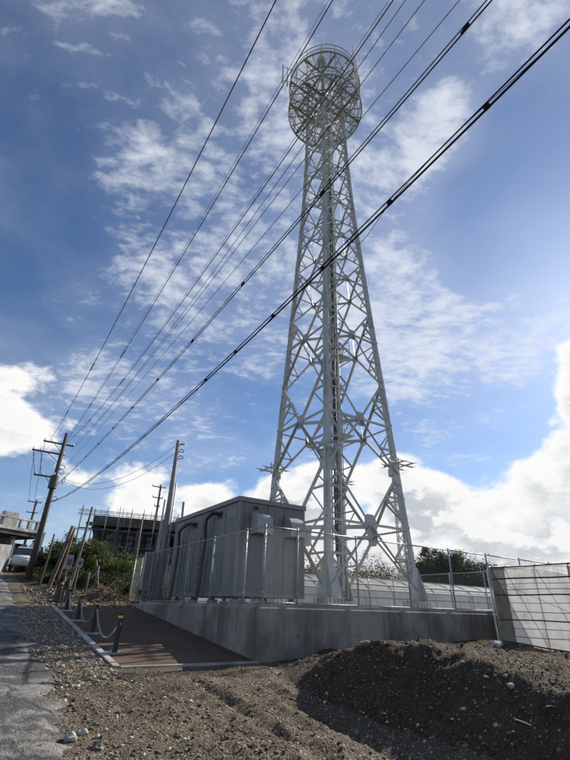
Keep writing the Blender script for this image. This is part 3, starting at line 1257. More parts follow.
# anti-climb guards: spiked frames round each leg
GZ = TZ(6.85)
for k_ in range(4):
    p = lp(k_, GZ)
    n1, n2 = Bv, Av
    mb = MB()
    for s in (-.28, .28):
        mb.bar(p + n2 * s - n1 * .62, p + n2 * s + n1 * .62, .06, .05)
        mb.bar(p + n1 * s - n2 * .62 + Zv * .055, p + n1 * s + n2 * .62 + Zv * .055, .06, .05)
    for s in (-.5, .5):
        mb.bar(p + n2 * s - n1 * .5 + Zv * .11, p + n2 * s + n1 * .5 + Zv * .11, .03, .025)
    for s in (-.28, .28):
        mb.bar(p + n1 * s + n2 * s - Zv * .25, p + n1 * s + n2 * s + Zv * .3, .04, .04)
    gd = mb.build('anti_climb_guard', M['galv'], tower)
    for d in (n1, -n1, n2, -n2):
        t = d.cross(Zv)
        for s in (-.28, .28):
            f = MB()
            f.tube(p + d * .55 + t * s + Zv * .03, p + d * .82 + t * s * 1.05 + Zv * .04, .018, 6, .012)
            f.build('spike', M['galv'], gd)
    f = MB()
    cc = p - DIRS[k_] * .25
    f.tube(cc - Zv * .42, cc - Zv * .10, .17, 12)
    f.build('collar', M['galv'], gd, False)

# round platforms
RP = 2.45 * K


def platform(z, beams_w, name_label):
    c0 = T0 + Zv * z
    mb = MB()
    mb.ring(c0, RP, .07, .19, 64)
    pl = mb.build('ring_platform', M['galv_dark'], tower)
    pl['label'] = name_label
    def chord(off, ax, ay):
        h = math.sqrt(max(RP * RP - off * off, 0)) - .03
        return c0 + ay * off - ax * h, c0 + ay * off + ax * h
    for ax, ay in ((Bv, Av), (Av, Bv)):
        for off in (-.92, .92):
            a, b = chord(off, ax, ay)
            f = MB()
            dz = -.02 if ax is Bv else -.045
            f.bar(a + Zv * (dz + .075), b + Zv * (dz + .075), .11, .018)
            f.bar(a + Zv * (dz - .075), b + Zv * (dz - .075), .11, .018)
            f.bar(a + Zv * dz, b + Zv * dz, .016, .15)
            f.build('main_beam', M['galv_dark'], pl)
    for q in range(24):
        an = 2 * math.pi * q / 24 + .1
        e = Vector((math.cos(an), math.sin(an), 0))
        f = MB()
        r_in = 1.0 if q % 2 else .55
        f.bar(c0 + e * r_in + Zv * .035, c0 + e * (RP - .03) + Zv * .035, .04, .07)
        f.build('joist', M['galv_dark'], pl)
    for rr in (1.0, 1.72):
        f = MB()
        f.ring(c0 + Zv * .02, rr, .05, .09, 40)
        f.build('inner_ring', M['galv_dark'], pl)
    # open grating: bearing bars, nobody could count them from the ground
    f = MB()
    st = .115
    for ax, ay in ((Bv, Av),):
        o_ = -RP + st
        while o_ < RP:
            a, b = chord(o_, ax, ay)
            f.bar(a + Zv * .105, b + Zv * .105, .019, .03)
            o_ += st
    o_ = -RP + .3
    while o_ < RP:
        a, b = chord(o_, Av, Bv)
        f.bar(a + Zv * .10, b + Zv * .10, .009, .012)
        o_ += .42
    gr = f.build('grating', M['galv_dark'], pl)
    gr['kind'] = 'stuff'
    return pl


pl1 = platform(PL1, .15, 'lower round platform of open grating on dark beams')
pl2 = platform(PL2, .15, 'upper round platform of open grating on dark beams')
# uprights and cross bracing round the drum between the platforms
NP = 16
for q in range(NP):
    an, an2 = 2 * math.pi * q / NP + .2, 2 * math.pi * (q + 1) / NP + .2
    e, e2 = Vector((math.cos(an), math.sin(an), 0)), Vector((math.cos(an2), math.sin(an2), 0))
    a, b = T0 + e * (RP - .06), T0 + e2 * (RP - .06)
    f = MB()
    f.bar(a + Zv * (PL1 + .09), a + Zv * (PL2 - .09), .05, .05)
    f.build('drum_post', M['galv_dark'], tower)
    f = MB()
    f.tube(a + Zv * (PL2 + .09), a + Zv * (PL2 + 1.12), .022, 6)
    f.build('rail_post', M['galv_dark'], tower)
    if q % 2 == 0:
        f = MB()
        f.bar(a + Zv * (PL1 + .1), b + Zv * (PL2 - .1), .04, .04)
        f.build('drum_brace', M['galv_dark'], tower)
        f = MB()
        f.bar(b + Zv * (PL1 + .1), a + Zv * (PL2 - .1), .04, .04)
        f.build('drum_brace', M['galv_dark'], tower)
for z in (PL1 + .55, PL1 + 1.1, PL2 + .58, PL2 + 1.12):
    f = MB()
    f.ring(T0 + Zv * z, RP - .06, .042, .042, 56)
    f.build('guard_rail', M['galv_dark'], tower)
# knee braces under the lower platform
for q in range(4):
    for sgn in (0, 1):
        e = (DIRS[q] * .75 + DIRS[(q + 1 - 2 * sgn) % 4] * .35).normalized()
        f = MB()
        f.angle(lp(q, PL1 - 1.5), T0 + e * (RP * .93) + Zv * (PL1 - .1), Zv, e, .08, .012)
        f.build('knee_brace', M['galv_dark'], tower)
# antennas clamped to the drum
for az_, h0, h1, off, rad_, lab in ((-101, 2.2, 4.3, .62, .075, ''), (-98, 2.2, 4.4, .22, .07, ''), (128, .0, 4.1, .10, .07, ''), (135, .3, 4.3, .14, .06, ''), (188, 2.4, 3.7, .05, .06, '')):
    e = Vector((math.sin(R(az_)), math.cos(R(az_)), 0))
    cc = T0 + e * (RP + off)
    f = MB()
    f.tube(cc + Zv * (PL1 + h0 + .5), cc + Zv * (PL1 + h1 + .9), rad_, 10)
    an_ = f.build('antenna', M['white_steel'], tower, True)
    f = MB()
    for hh in (h0 + .8, h1 + .5):
        f.tube(T0 + e * (RP - .08) + Zv * (PL1 + hh), cc + Zv * (PL1 + hh), .022, 6)
    f.build('mount', M['galv_dark'], an_)
f = MB()
f.tube(T0 + Zv * (PL2 + .1), T0 + Zv * (PL2 + 3.2), .05, 8, .025)
f.build('lightning_rod', M['galv'], tower)
f = MB()
cc = T0 + DIRS[0] * 1.6 + Zv * (PL2 + .95)
f.tube(cc - Zv * .25, cc + Zv * .18, .34, 16)
f.build('antenna_drum', M['galv_dark'], tower, False)

# ------------------------------------------------------------------ equipment shelter
SU0, SU1, SV0, SV1 = 1.5, 4.2, 4.25, 10.25
SZ0, SZ1 = 1.96, 5.0
sh = thing('equipment_shelter', 'dark grey metal equipment shelter behind the chain link fence', 'shelter', P(SU0, SV0, PAD_Z))
mb = MB()
mb.pbox(SU0, SU1, SV0, SV1, SZ0, SZ1)
body = mb.build('body', M['shelter'], sh)
# wall panels, each set a little proud of the body so the seams read
fr = [SU0, 2.62, 3.32, SU1]
for a, b in zip(fr[:-1], fr[1:]):
    mb = MB()
    mb.pbox(a + .016, b - .016, SV0 - .03, SV0 - .001, SZ0 + .05, SZ1 - .13)
    mb.build('panel', M['shelter'], sh)
sd = np.linspace(SV0, SV1, 7)
for a, b in zip(sd[:-1], sd[1:]):
    mb = MB()
    mb.pbox(SU0 - .03, SU0 - .001, a + .016, b - .016, SZ0 + .05, SZ1 - .13)
    mb.build('panel', M['shelter'], sh)
    mb = MB()
    mb.pbox(SU1 + .001, SU1 + .022, a + .010, b - .010, SZ0 + .03, SZ1 - .12)
    mb.build('panel', M['shelter'], sh)
for (u, v) in ((SU0, SV0), (SU1, SV0), (SU0, SV1), (SU1, SV1)):
    mb = MB()
    mb.pbox(u - .045, u + .045, v - .045, v + .045, SZ0 - .01, SZ1 - .1)
    mb.build('corner_post', M['shelter_trim'], sh)
for z0, z1, g in ((SZ0 - .06, SZ0 + .05, .05),):
    mb = MB()
    mb.pbox(SU0 - g, SU1 + g, SV0 - g, SV1 + g, z0, z1)
    mb.build('base_frame', M['shelter_trim'], sh)
mb = MB()
# shallow pitched roof with a turned-down rim
g = .085
za = SZ1 - .10
q0 = [P(SU0 - g, SV0 - g, za), P(SU1 + g, SV0 - g, za), P(SU1 + g, SV1 + g, za), P(SU0 - g, SV1 + g, za)]
q1 = [p + Zv * .16 for p in q0]
rd = [P((SU0 + SU1) / 2, SV0 + .4, SZ1 + .13), P((SU0 + SU1) / 2, SV1 - .4, SZ1 + .13)]
mb.add(q0 + q1 + rd, [(3, 2, 1, 0), (0, 1, 5, 4), (1, 2, 6, 5), (2, 3, 7, 6), (3, 0, 4, 7), (4, 5, 8), (5, 6, 9, 8), (6, 7, 9), (7, 4, 8, 9)])
rf = mb.build('roof', M['shelter_trim'], sh)
for i in range(4):
    for u in (SU0 + .25, SU1 - .25):
        v = SV0 + .35 + i * (SV1 - SV0 - .7) / 3
        mb = MB()
        mb.pbox(u - .13, u + .13, v - .16, v + .16, PAD_Z - .01, PAD_Z + .20)
        mb.build('plinth_block', M['plinth'], sh)
        mb = MB()
        mb.pbox(u - .06, u + .06, v - .08, v + .08, PAD_Z + .20, SZ0 - .06)
        mb.build('leg', M['leg_dark'], sh)
# two rain hoods with rounded tops on the front
for ic, uc in enumerate((2.26, 3.66)):
    w, zt, zb, dp = .62, 4.56, 3.84, .48
    pts = [(0, zb)] + [(dp, zb)] + [(dp, zt - .36)] + [(dp * math.cos(t), zt - .36 + .36 * math.sin(t)) for t in np.linspace(.18, math.pi / 2 - .1, 8)] + [(0, zt)]
    mb = MB()
    n = len(pts)
    vsl = [P(uc - w / 2, SV0 - .03 - d, z) for d, z in pts] + [P(uc + w / 2, SV0 - .03 - d, z) for d, z in pts]
    mb.add(vsl, [tuple(range(n)), tuple(range(2 * n - 1, n - 1, -1))] + [(i, n + i, n + (i + 1) % n, (i + 1) % n) for i in range(n) if i != 0])
    hd = mb.build('rain_hood', M['hood'], sh)
    f = MB()
    f.pbox(uc - w / 2 - .03, uc + w / 2 + .03, SV0 - .045, SV0 - .023, zb - .03, zt + .03)
    f.build('flange', M['shelter_trim'], hd)
    f = MB()
    for q in range(5):
        zz = zb - .0
        f.pbox(uc - w / 2 + .03, uc + w / 2 - .03, SV0 - .06 - q * .075, SV0 - .05 - q * .075, zb - .035, zb - .002)
    f.build('louver', M['leg_dark'], hd)
# small lamp by the roof edge
mb = MB()
mb.pbox(2.04, 2.16, SV0 - .06, SV0 - .022, 4.68, 4.80)
lm = mb.build('lamp', M['hood'], sh)
f = MB()
f.tube(P(2.10, SV0 - .06, 4.74), P(2.10, SV0 - .17, 4.70), .055, 10)
f.build('lens', M['black'], lm)
mb = MB()
mb.pbox(SU0 - .042, SU0 - .031, SV0 + .14, SV0 + .86, 4.36, 4.76)
mb.build('hatch', M['shelter_trim'], sh)
for q in range(3):
    mb = MB()
    mb.pbox(4.1, 4.13, SV0 - .045, SV0 - .031, 2.3 + q * .8, 2.42 + q * .8)
    mb.build('hinge', M['shelter_trim'], sh)
# vents and cable ladder on the side
for v0, z0 in ((SV0 + 3.7, 2.3), (SV0 + 2.7, 2.3), (SV0 + 4.6, 2.3)):
    mb = MB()
    for s in (0, .34):
        mb.pbox(SU0 - .075, SU0 - .045, v0 + s, v0 + s + .035, z0 - .25, z0 + 1.7)
    ck = mb.build('cable_ladder', M['galv_dark'], sh)
    for q in range(8):
        f = MB()
        f.pbox(SU0 - .07, SU0 - .05, v0 + .036, v0 + .339, z0 - .1 + q * .23, z0 - .07 + q * .23)
        f.build('rung', M['galv_dark'], ck)
# cable entries: thick black bundles that bow out of the wall and drop
for v0, dv, zt in ((SV0 + 1.45, .75, 4.62), (SV0 + 3.75, 1.15, 4.52)):
    f = MB()
    f.pbox(SU0 - .05, SU0 - .023, v0 - .16, v0 + .16, zt - .12, zt + .12)
    ep = f.build('entry_plate', M['black'], sh)
    for q in range(3):
        h = .045 * q
        pts = [P(SU0 - .03, v0 + h, zt), P(SU0 - .16, v0 + h + .10, zt + .07), P(SU0 - .24, v0 + h + dv * .5, zt + .09 - h), P(SU0 - .25, v0 + dv * .9 + h, zt - .02 - h), P(SU0 - .26, v0 + dv + h, zt - .28),
               P(SU0 - .22, v0 + dv * .97 + h, zt - .9), P(SU0 - .2, v0 + dv + .1 + h, zt - 1.5), P(SU0 - .24, v0 + dv + .14 + h, PAD_Z + .35), P(SU0 - .3, v0 + dv + .2 + h, PAD_Z + .05)]
        sm = []
        for i in range(len(pts) - 1):
            p0, p1, p2, p3 = pts[max(i - 1, 0)], pts[i], pts[i + 1], pts[min(i + 2, len(pts) - 1)]
            for s in range(5):
                t = s / 5
                sm.append(.5 * ((2 * p1) + (p2 - p0) * t + (2 * p0 - 5 * p1 + 4 * p2 - p3) * t * t + (3 * p1 - p0 - 3 * p2 + p3) * t ** 3))
        sm.append(pts[-1])
        f = MB()
        f.poly(sm, .05, 8)
        f.build('cable', M['black'], ep, True)

# small outdoor cabinets and pipes between shelter and tower
def cabinet(u0, u1, v0, v1, z0, z1, label, mat='hood'):
    t = thing('outdoor_cabinet', label, 'cabinet', P((u0 + u1) / 2, (v0 + v1) / 2, PAD_Z), 'cabinets on the pad')
    f = MB()
    f.pbox(u0, u1, v0, v1, z0, z1)
    f.build('body', M[mat], t)
    f = MB()
    f.pbox(u0 + .04, u1 - .04, v0 - .02, v0 - .001, z0 + .04, z1 - .04)
    dd = f.build('door', M['white_steel'], t)
    f = MB()
    f.pbox(u1 - .12, u1 - .09, v0 - .045, v0 - .021, (z0 + z1) / 2 - .06, (z0 + z1) / 2 + .06)
    f.build('handle', M['leg_dark'], dd)
    for u in (u0 + .06, u1 - .06):
        for v in (v0 + .06, v1 - .06):
            f = MB()
            f.bar(P(u, v, PAD_Z), P(u, v, z0), .05, .05)
            f.build('leg', M['galv'], t)
    f = MB()
    f.pbox(u0 - .03, u1 + .03, v0 - .05, v1 + .03, z1 + .001, z1 + .04)
    f.build('cover', M[mat], t)
    return t


cabinet(4.4, 5.0, 5.6, 6.1, 1.95, 2.75, 'small pale cabinet on legs between the shelter and the tower foot')
cabinet(5.8, 6.5, 8.0, 8.5, 2.1, 3.2, 'taller pale cabinet behind the near tower foot')
cabinet(9.6, 10.7, 10.0, 10.6, 1.8, 2.5, 'low wide grey cabinet behind the tower', 'shelter')

# concrete slab strip seen behind the fence foot
for u0, u1, v0, v1, z1, lab in ((3.2, 4.0, 1.1, 2.0, PAD_Z + .12, 'flat concrete block on the pad left of the near tower foot'), (5.4, 8.4, 1.2, 1.75, PAD_Z + .10, 'long flat concrete trough cover between the two near tower feet')):
    t = MB()
    t.pbox(u0, u1, v0, v1, PAD_Z - .01, z1)
    o = t.build('concrete_block', M['plinth'], None, False, P((u0 + u1) / 2, (v0 + v1) / 2, PAD_Z))
    tag(o, lab, 'block')

# ------------------------------------------------------------------ chain link fence
FZ0, FZ1 = PAD_Z + .07, 3.42
fence = thing('chain_link_fence', 'galvanised chain link fence round the edge of the concrete pad', 'fence', P(0, 0, PAD_Z))


def chain_panel(p, q, z0, z1, parent, name='mesh_panel', pitch=.066, r=.0019):
    L = (q - p).length
    d = (q - p).normalized()
    nrm = d.cross(Zv)
    H = z1 - z0
    f = MB()
    for sgn in (1, -1):
        s = -H
        while s < L:
            # wire climbs 45 degrees
            a0, a1 = max(s, 0), min(s + H, L)
            if a1 - a0 > .02:
                b0, b1 = a0 - s, a1 - s
                if sgn < 0:
                    b0, b1 = H - b0, H - b1
                o = nrm * (sgn * .004)
                e0, e1 = p + d * a0 + Zv * (z0 + b0) + o, p + d * a1 + Zv * (z0 + b1) + o
                e0.z, e1.z = z0 + b0, z0 + b1
                dd = (e1 - e0).normalized()
                s1 = dd.cross(nrm).normalized() * r
                s2 = nrm * r
                f.add([e0 + s1, e0 + s2, e0 - s1, e0 - s2, e1 + s1, e1 + s2, e1 - s1, e1 - s2], [(0, 1, 5, 4), (1, 2, 6, 5), (2, 3, 7, 6), (3, 0, 4, 7)])
            s += pitch * 1.414
    return f.build(name, M['fence'], parent)


def fence_run(pts, z0, z1, parent, thick=.025):
    n = len(pts)
    for i, p in enumerate(pts):
        f = MB()
        f.tube(p + Zv * (z0 - .12), p + Zv * (z1 + .03), thick * (1.25 if i in (0, n - 1) else 1.0), 10)
        po = f.build('post', M['fence'], parent, True)
        f = MB()
        f.tube(p + Zv * (z1 + .03), p + Zv * (z1 + .06), thick * 1.4, 10, thick * .5)
        f.build('cap', M['fence'], po)
        for zc in (z0 + .25, (z0 + z1) / 2, z1 - .25):
            f = MB()
            f.ring(Vector((p.x, p.y, zc)), thick * 1.12, .016, .04, 10)
            f.build('clamp', M['fence'], po)
    for i in range(n - 1):
        p, q = pts[i], pts[i + 1]
        for z, rr in ((z1, .019), (z0 + .03, .015)):
            f = MB()
            f.tube(p + Zv * z, q + Zv * z, rr, 8)
            f.build('rail', M['fence'], parent, True)
        chain_panel(p, q, z0 + .03, z1, parent)


fence_run([P(u, .14) for u in (.14, 1.12, 3.12, 5.12, 7.08, 9.05, 11.05, 13.05, 15.1)], FZ0, FZ1, fence)
fence_run([P(.14, v) for v in (1.1, 3.12, 5.0, 6.95, 8.75)], FZ0, FZ1, fence)
# closing bay at the corner
for z, rr in ((FZ1, .019), (FZ0 + .03, .015)):
    f = MB()
    f.tube(P(.14, .14, z), P(.14, 1.1, z), rr, 8)
    f.build('rail', M['fence'], fence, True)
chain_panel(P(.14, .14), P(.14, 1.1), FZ0 + .03, FZ1, fence)
fence_run([P(15.12, v) for v in (.5, 2.5, 4.5, 6.5, 8.5, 10.5, 12.6)], FZ0, FZ1, fence)
# gate at the far end of the side fence
gate = thing('chain_link_gate', 'narrow chain link gate at the far end of the side fence', 'gate', P(.14, 9.4, PAD_Z))
for va, vb in ((8.95, 10.0), (10.05, 11.0)):
    f = MB()
    for v in (va, vb):
        f.tube(P(.1, v, FZ0 - .05), P(.1, v, FZ1 - .1), .028, 8)
    for z in (FZ0 + .02, FZ1 - .1, (FZ0 + FZ1) / 2):
        f.tube(P(.1, va, z), P(.1, vb, z), .02, 8)
    lf = f.build('leaf_frame', M['fence'], gate, True)
    chain_panel(P(.1, va), P(.1, vb), FZ0 + .02, FZ1 - .1, gate, 'mesh_panel', .085, .0016)

# ------------------------------------------------------------------ bollards with chains
BOL = [1.2, 3.6, 5.8, 8.0, 9.9]
blabels = ['black bollard nearest the front edging, yellow band on top and chain hooked on',
           'second black bollard from the front, standing inside the white edging',
           'third black bollard from the front, in the shade of the shelter',
           'fourth black bollard from the front, small and dark in the shade',
           'farthest black bollard at the end of the white edging']
hooks = []
for i, v in enumerate(BOL):
    g0 = P(-2.76, v)
    g0.z = float(base_z(np.array(-2.76), np.array(v))) + .003
    t = thing('bollard', blabels[i], 'bollard', g0, 'chained bollards along the paving')
    lean = Vector((.015 * math.sin(i * 3), .012 * math.cos(i * 5), 0))
    H = .74
    f = MB()
    f.poly([g0, g0 + Zv * .02, g0 + Zv * .021, g0 + Zv * H * .82 + lean, g0 + Zv * H * .96 + lean, g0 + Zv * H + lean], [.07, .07, .054, .052, .052, .036], 16)
    f.build('post', M['black'], t)
    f = MB()
    f.poly([g0 + Zv * H * .89 + lean, g0 + Zv * H * .95 + lean], .0545, 16, False)
    f.build('reflective_band', M['yellow'], t, True)
    f = MB()
    f.box(g0 + Bv * -.02 + Zv * .012, Bv, Av, Zv, .36, .26, .036)
    f.build('base_slab', M['kerb'], t)
    hk = g0 + Zv * H * .74 + lean
    f = MB()
    for s in (-1, 1):
        f.torus(hk + Av * (s * .075), Av, Zv, .022, .022, .006, 10, 5)
    f.build('eye', M['galv'], t)
    hooks.append(hk)
for i in range(3):
    a, b = hooks[i] + Av * .09, hooks[i + 1] - Av * .09
    f = MB()
    n = 56
    pts = [a.lerp(b, s / n) - Zv * (.42 * 4 * (s / n) * (1 - s / n)) for s in range(n + 1)]
    for s in range(n):
        d = (pts[s + 1] - pts[s])
        t = d.normalized()
        sd_ = t.cross(Zv).normalized() if s % 2 else t.cross(t.cross(Zv).normalized()).normalized()
        f.torus((pts[s] + pts[s + 1]) / 2, t, sd_, d.length * .72, d.length * .42, .0065, 8, 4)
    o = f.build('chain', M['galv'], None, False, (a + b) / 2)
    tag(o, ['steel chain sagging between the two nearest bollards', 'steel chain between the second and third bollards', 'steel chain between the third and fourth bollards'][i], 'chain', 'chains between the bollards')

# ------------------------------------------------------------------ big greenhouse beside the mound
GU, GV0, GV1, GW = 7.22, -1.16, -9.0, 5.2
gh = thing('greenhouse', 'pipe frame greenhouse of milky plastic film at the edge of the mound', 'greenhouse', P(GU, GV0, .8))
gh_base = lambda v: .90 + (v - GV0) * .07
GT = 2.62           # shoulder height
prof = [(0.0, 0.0), (0.0, .62), (0.0, 1.24), (0.0, 1.66), (.015, 1.90), (.07, 1.99), (.20, 2.01), (1.4, 2.06), (GW / 2, 2.10)]
prof = prof + [(GW - a, b) for a, b in prof[-2::-1]]


def ghp(i, v, lift=0.0):
    a, h = prof[i]
    zb = .86 if h > 0 else gh_base(v)
    return P(GU + a, v, zb + h + lift)


vst = [GV0, GV0 - .42] + [GV0 - .42 - .9 * q for q in range(1, 9)]
for i in range(len(prof) - 1):
    side = i < 3
    bays = list(zip(vst[:-1], vst[1:])) if i < 6 else [(vst[0], vst[-1])]
    for b, (va, vb) in enumerate(bays):
        mb = MB()
        n = 6
        vsl, fsl = [], []
        for s in range(n + 1):
            for r_ in range(4):
                v = va + (vb - va) * s / n
                p = ghp(i, v).lerp(ghp(i + 1, v), r_ / 3)
                bulge = math.sin(math.pi * s / n) * math.sin(math.pi * r_ / 3) * .02
                p = p + Bv * (bulge + .008 * math.sin(v * 31 + r_ * 3))
                vsl.append(p)
        for s in range(n):
            for r_ in range(3):
                o_ = s * 4 + r_
                fsl.append((o_, o_ + 1, o_ + 5, o_ + 4))
        mb.add(vsl, fsl)
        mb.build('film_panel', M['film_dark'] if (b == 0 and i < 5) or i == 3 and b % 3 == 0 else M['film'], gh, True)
for v in vst[1:]:
    f = MB()
    f.poly([ghp(i, v) + Bv * .03 for i in range(len(prof))], .014, 6)
    f.build('arch_pipe', M['galv'], gh, True)
# end arch with a loose white curtain edge
f = MB()
f.poly([ghp(i, GV0) for i in range(len(prof))], .026, 6)
f.build('arch_pipe', M['galv_dark'], gh, True)
f = MB()
pts = [ghp(i, GV0 + .06) - Bv * .06 for i in range(7)]
pts = [p + Av * (.02 * math.sin(i * 2.2)) for i, p in enumerate(pts)]
f.poly([pts[0] + Bv * .1 - Av * .05] + pts, [.03, .028, .024, .032, .024, .028, .03, .024], 8)
f.build('rolled_curtain', M['white'], gh, True)
f = MB()
ep = [ghp(i, GV0 - .02) for i in range(len(prof))]
f.add(ep, [tuple(range(len(ep)))])
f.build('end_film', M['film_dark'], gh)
for h, r_, mt in ((.62, .018, 'leg_dark'), (1.24, .020, 'leg_dark'), (1.66, .022, 'leg_dark'), (.05, .020, 'leg_dark'), (.22, .011, 'galv_dark'), (.42, .009, 'galv_dark'), (.82, .011, 'galv_dark'), (1.04, .009, 'galv_dark'), (1.38, .011, 'galv_dark'), (1.52, .009, 'galv_dark'), (1.97, .018, 'leg_dark')):
    f = MB()
    a = 0 if h < 1.8 else .05
    f.poly([P(GU + a - .012, GV0 - .01 - q * .6, (.86 if h > .1 else gh_base(GV0 - q * .6)) + h + .008 * math.sin(q * 1.9 + h * 7)) for q in range(13)], r_, 6)
    f.build('side_rail', M[mt], gh, True)
f = MB()
f.tube(P(GU - .02, GV0 - .3, .86 + 1.55), P(GU - .02, GV0 - 3.2, .86 + .35), .006, 5)
f.tube(P(GU - .02, GV0 - 3.0, .86 + 1.55), P(GU - .02, GV0 - 6.2, .86 + .35), .006, 5)
f.build('brace_wire', M['galv'], gh)

# pale film houses in the field beyond the pad
FARH = [(11.0, 15.2, 6.5, 36, 3.35, 'pale film greenhouse behind the far fence, nearest of its row'),
        (10.5, 22.5, 6.5, 40, 4.0, 'pale film greenhouse behind the far fence, second of its row'),
        (10.0, 30.0, 6.5, 44, 4.6, 'pale film greenhouse behind the far fence, farthest of its row')]
for u0, v0, dep, ln, ht, lab in FARH:
    t = thing('greenhouse', lab, 'greenhouse', P(u0, v0, .5), 'far film greenhouses')
    npf = 10
    def fp(i, u):
        an = math.pi * i / npf
        x = dep / 2 * (1 - math.cos(an))
        h = ht * (.62 * min(1.0, 3.2 * math.sin(an)) + .38 * math.sin(an))
        return P(u, v0 + x, .45 + h)
    nb = 16
    for b in range(nb):
        ua, ub = u0 + ln * b / nb, u0 + ln * (b + 1) / nb
        f = MB()
        vsl = [fp(i, u) for u in (ua, ub) for i in range(npf + 1)]
        f.add(vsl, [(i, i + 1, npf + 2 + i, npf + 1 + i) for i in range(npf)])
        f.build('film_panel', M['film_far'], t, True)
        f = MB()
        f.poly([fp(i, ua) + Zv * .02 for i in range(npf + 1)], .035, 5)
        f.build('arch_pipe', M['galv_dark'], t)
    for i in (1, 2):
        f = MB()
        f.tube(fp(i, u0) - Av * .03, fp(i, u0 + ln) - Av * .03, .05, 5)
        f.build('side_rail', M['galv_dark'], t)
    for fr_ in (.2, .4, .6, .8):
        f = MB()
        f.tube(fp(0, u0).lerp(fp(1, u0), fr_) - Av * .04, fp(0, u0 + ln).lerp(fp(1, u0 + ln), fr_) - Av * .04, .035, 5)
        f.build('side_rail', M['galv'], t)
    f = MB()
    f.add([fp(i, u0) for i in range(npf + 1)], [tuple(range(npf + 1))])
    f.build('end_film', M['film_far'], t)

# ------------------------------------------------------------------ poles and wires
def insulator(f, p, h=.16):
    f.poly([p, p + Zv * h * .3, p + Zv * h * .45, p + Zv * h * .7, p + Zv * h], [.03, .055, .03, .05, .02], 8)


PA = polar(-27.35, 32.0)
PA.z = gz(PA.x, PA.y)
up_ = thing('utility_pole', 'tall dark utility pole with crossarms and a transformer beside the road', 'utility pole', PA)
ZT = 11.75
f = MB()
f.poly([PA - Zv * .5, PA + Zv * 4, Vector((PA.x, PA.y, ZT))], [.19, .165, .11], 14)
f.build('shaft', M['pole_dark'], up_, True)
C_ = Vector((PA.x, PA.y, 0))
for z, a, b in ((11.0, -1.25, .62), (10.3, -1.75, .2), (8.75, -1.25, .25)):
    f = MB()
    f.bar(C_ + Bv * a + Zv * z + Av * .14, C_ + Bv * b + Zv * z + Av * .14, .09, .09)
    arm = f.build('crossarm', M['leg_dark'], up_)
    f = MB()
    for s in ((a + .08), (a + .5), b - .06):
        insulator(f, C_ + Bv * s + Zv * (z + .045) + Av * .14)
    f.build('insulator', M['porcelain'], arm, True)
    f = MB()
    f.bar(C_ + Bv * (a * .5) + Zv * z + Av * .14, C_ + Zv * (z - .6) + Av * .1, .03, .03)
    f.build('arm_brace', M['leg_dark'], arm)
for s in (-1.68, -1.2):
    f = MB()
    f.tube(C_ + Bv * s + Zv * 10.3 + Av * .14, C_ + Bv * (s * .72) + Zv * 8.8 + Av * .14, .016, 5)
    f.build('jumper', M['cable'], up_)
f = MB()
f.tube(C_ - Bv * .05 - Av * .32 + Zv * 7.95, C_ - Bv * .05 - Av * .32 + Zv * 8.75, .26, 16)
tr_ = f.build('transformer', M['leg_dark'], up_)
f = MB()
for s in (-.12, .08):
    insulator(f, C_ + Bv * s - Av * .32 + Zv * 8.75, .22)
f.build('bushing', M['porcelain'], tr_, True)
for z in (9.15, 9.45, 7.4):
    f = MB()
    f.torus(C_ + Bv * .22 + Zv * z, Bv, Zv, .22, .13, .02, 12, 4)
    f.build('cable_loop', M['cable'], up_)
for q in range(8):
    f = MB()
    z = PA.z + 2.0 + q * .45
    f.tube(C_ + Zv * z, C_ + Bv * (.3 if q % 2 else -.3) + Zv * z, .012, 5)
    f.build('step_bolt', M['galv'], up_)

# parallel wires from that pole over the viewer's head; each is a hanging curve in plan direction 147.5
WIRES = {
    1: ((50, 439.5), 148.2, [(274.7, 0), (231.6, 100), (179, 192), (138, 276), (105, 341), (73.7, 404), (50, 439.5)], .011, 'cable', 'single black power line nearest the left, from the top crossarm'),
    2: ((66, 441), 148.0, [(333, 0), (292, 68), (252.6, 137), (210.5, 213), (165.8, 281.6), (131.6, 338), (84, 417), (66, 441)], .011, 'cable', 'black power line crossing the tower drum at its upper left'),
    3: ((66, 446), 147.5, [(391, 0), (355, 52.6), (300, 139.5), (252.6, 202.6), (189.5, 294.7), (142, 357), (79, 428), (66, 446)], .010, 'cable', 'black power line through the middle of the tower drum, thickest of three'),
    4: ((73, 446), 147.5, [(405.8, 0), (357, 69.5), (300, 150), (247, 226), (200, 289.5), (73, 446)], .007, 'cable', 'thin black line just under the drum line'),
    5: ((72, 450), 147.5, [(424.7, 0), (359.5, 86), (300, 166), (202.6, 292), (72, 450)], .007, 'cable', 'thin black line crossing the tower below the drum'),
    6: ((63.5, 468), 147.5, [(456, 0), (357, 122), (300, 195), (216, 297), (158, 357), (63.5, 468)], .006, 'cable', 'thinnest grey line crossing the upper tower'),
    7: ((52, 489), 147.8, [(493, 0), (448, 50.5), (408, 97), (372, 137), (330, 185), (300, 221), (234, 297), (181.6, 351.6), (87, 457), (52, 489)], .009, 'cable', 'double telephone cable with clamps crossing the upper tower'),
    8: ((50, 501.6), 147.5, [(570, 28.6), (511, 88), (477, 122), (414, 181), (361.6, 233.7), (330, 259), (300, 291), (210.5, 372.6), (142, 436), (105, 472.6), (68, 496), (50, 501.6)], .013, 'cable', 'lowest and thickest telephone cable, wrapped with loops, crossing the middle of the tower'),
}


def survey_ray(x, y):
    return (rt * (x - 285.0) - up * (y - 380.0) + fw * 440.0)


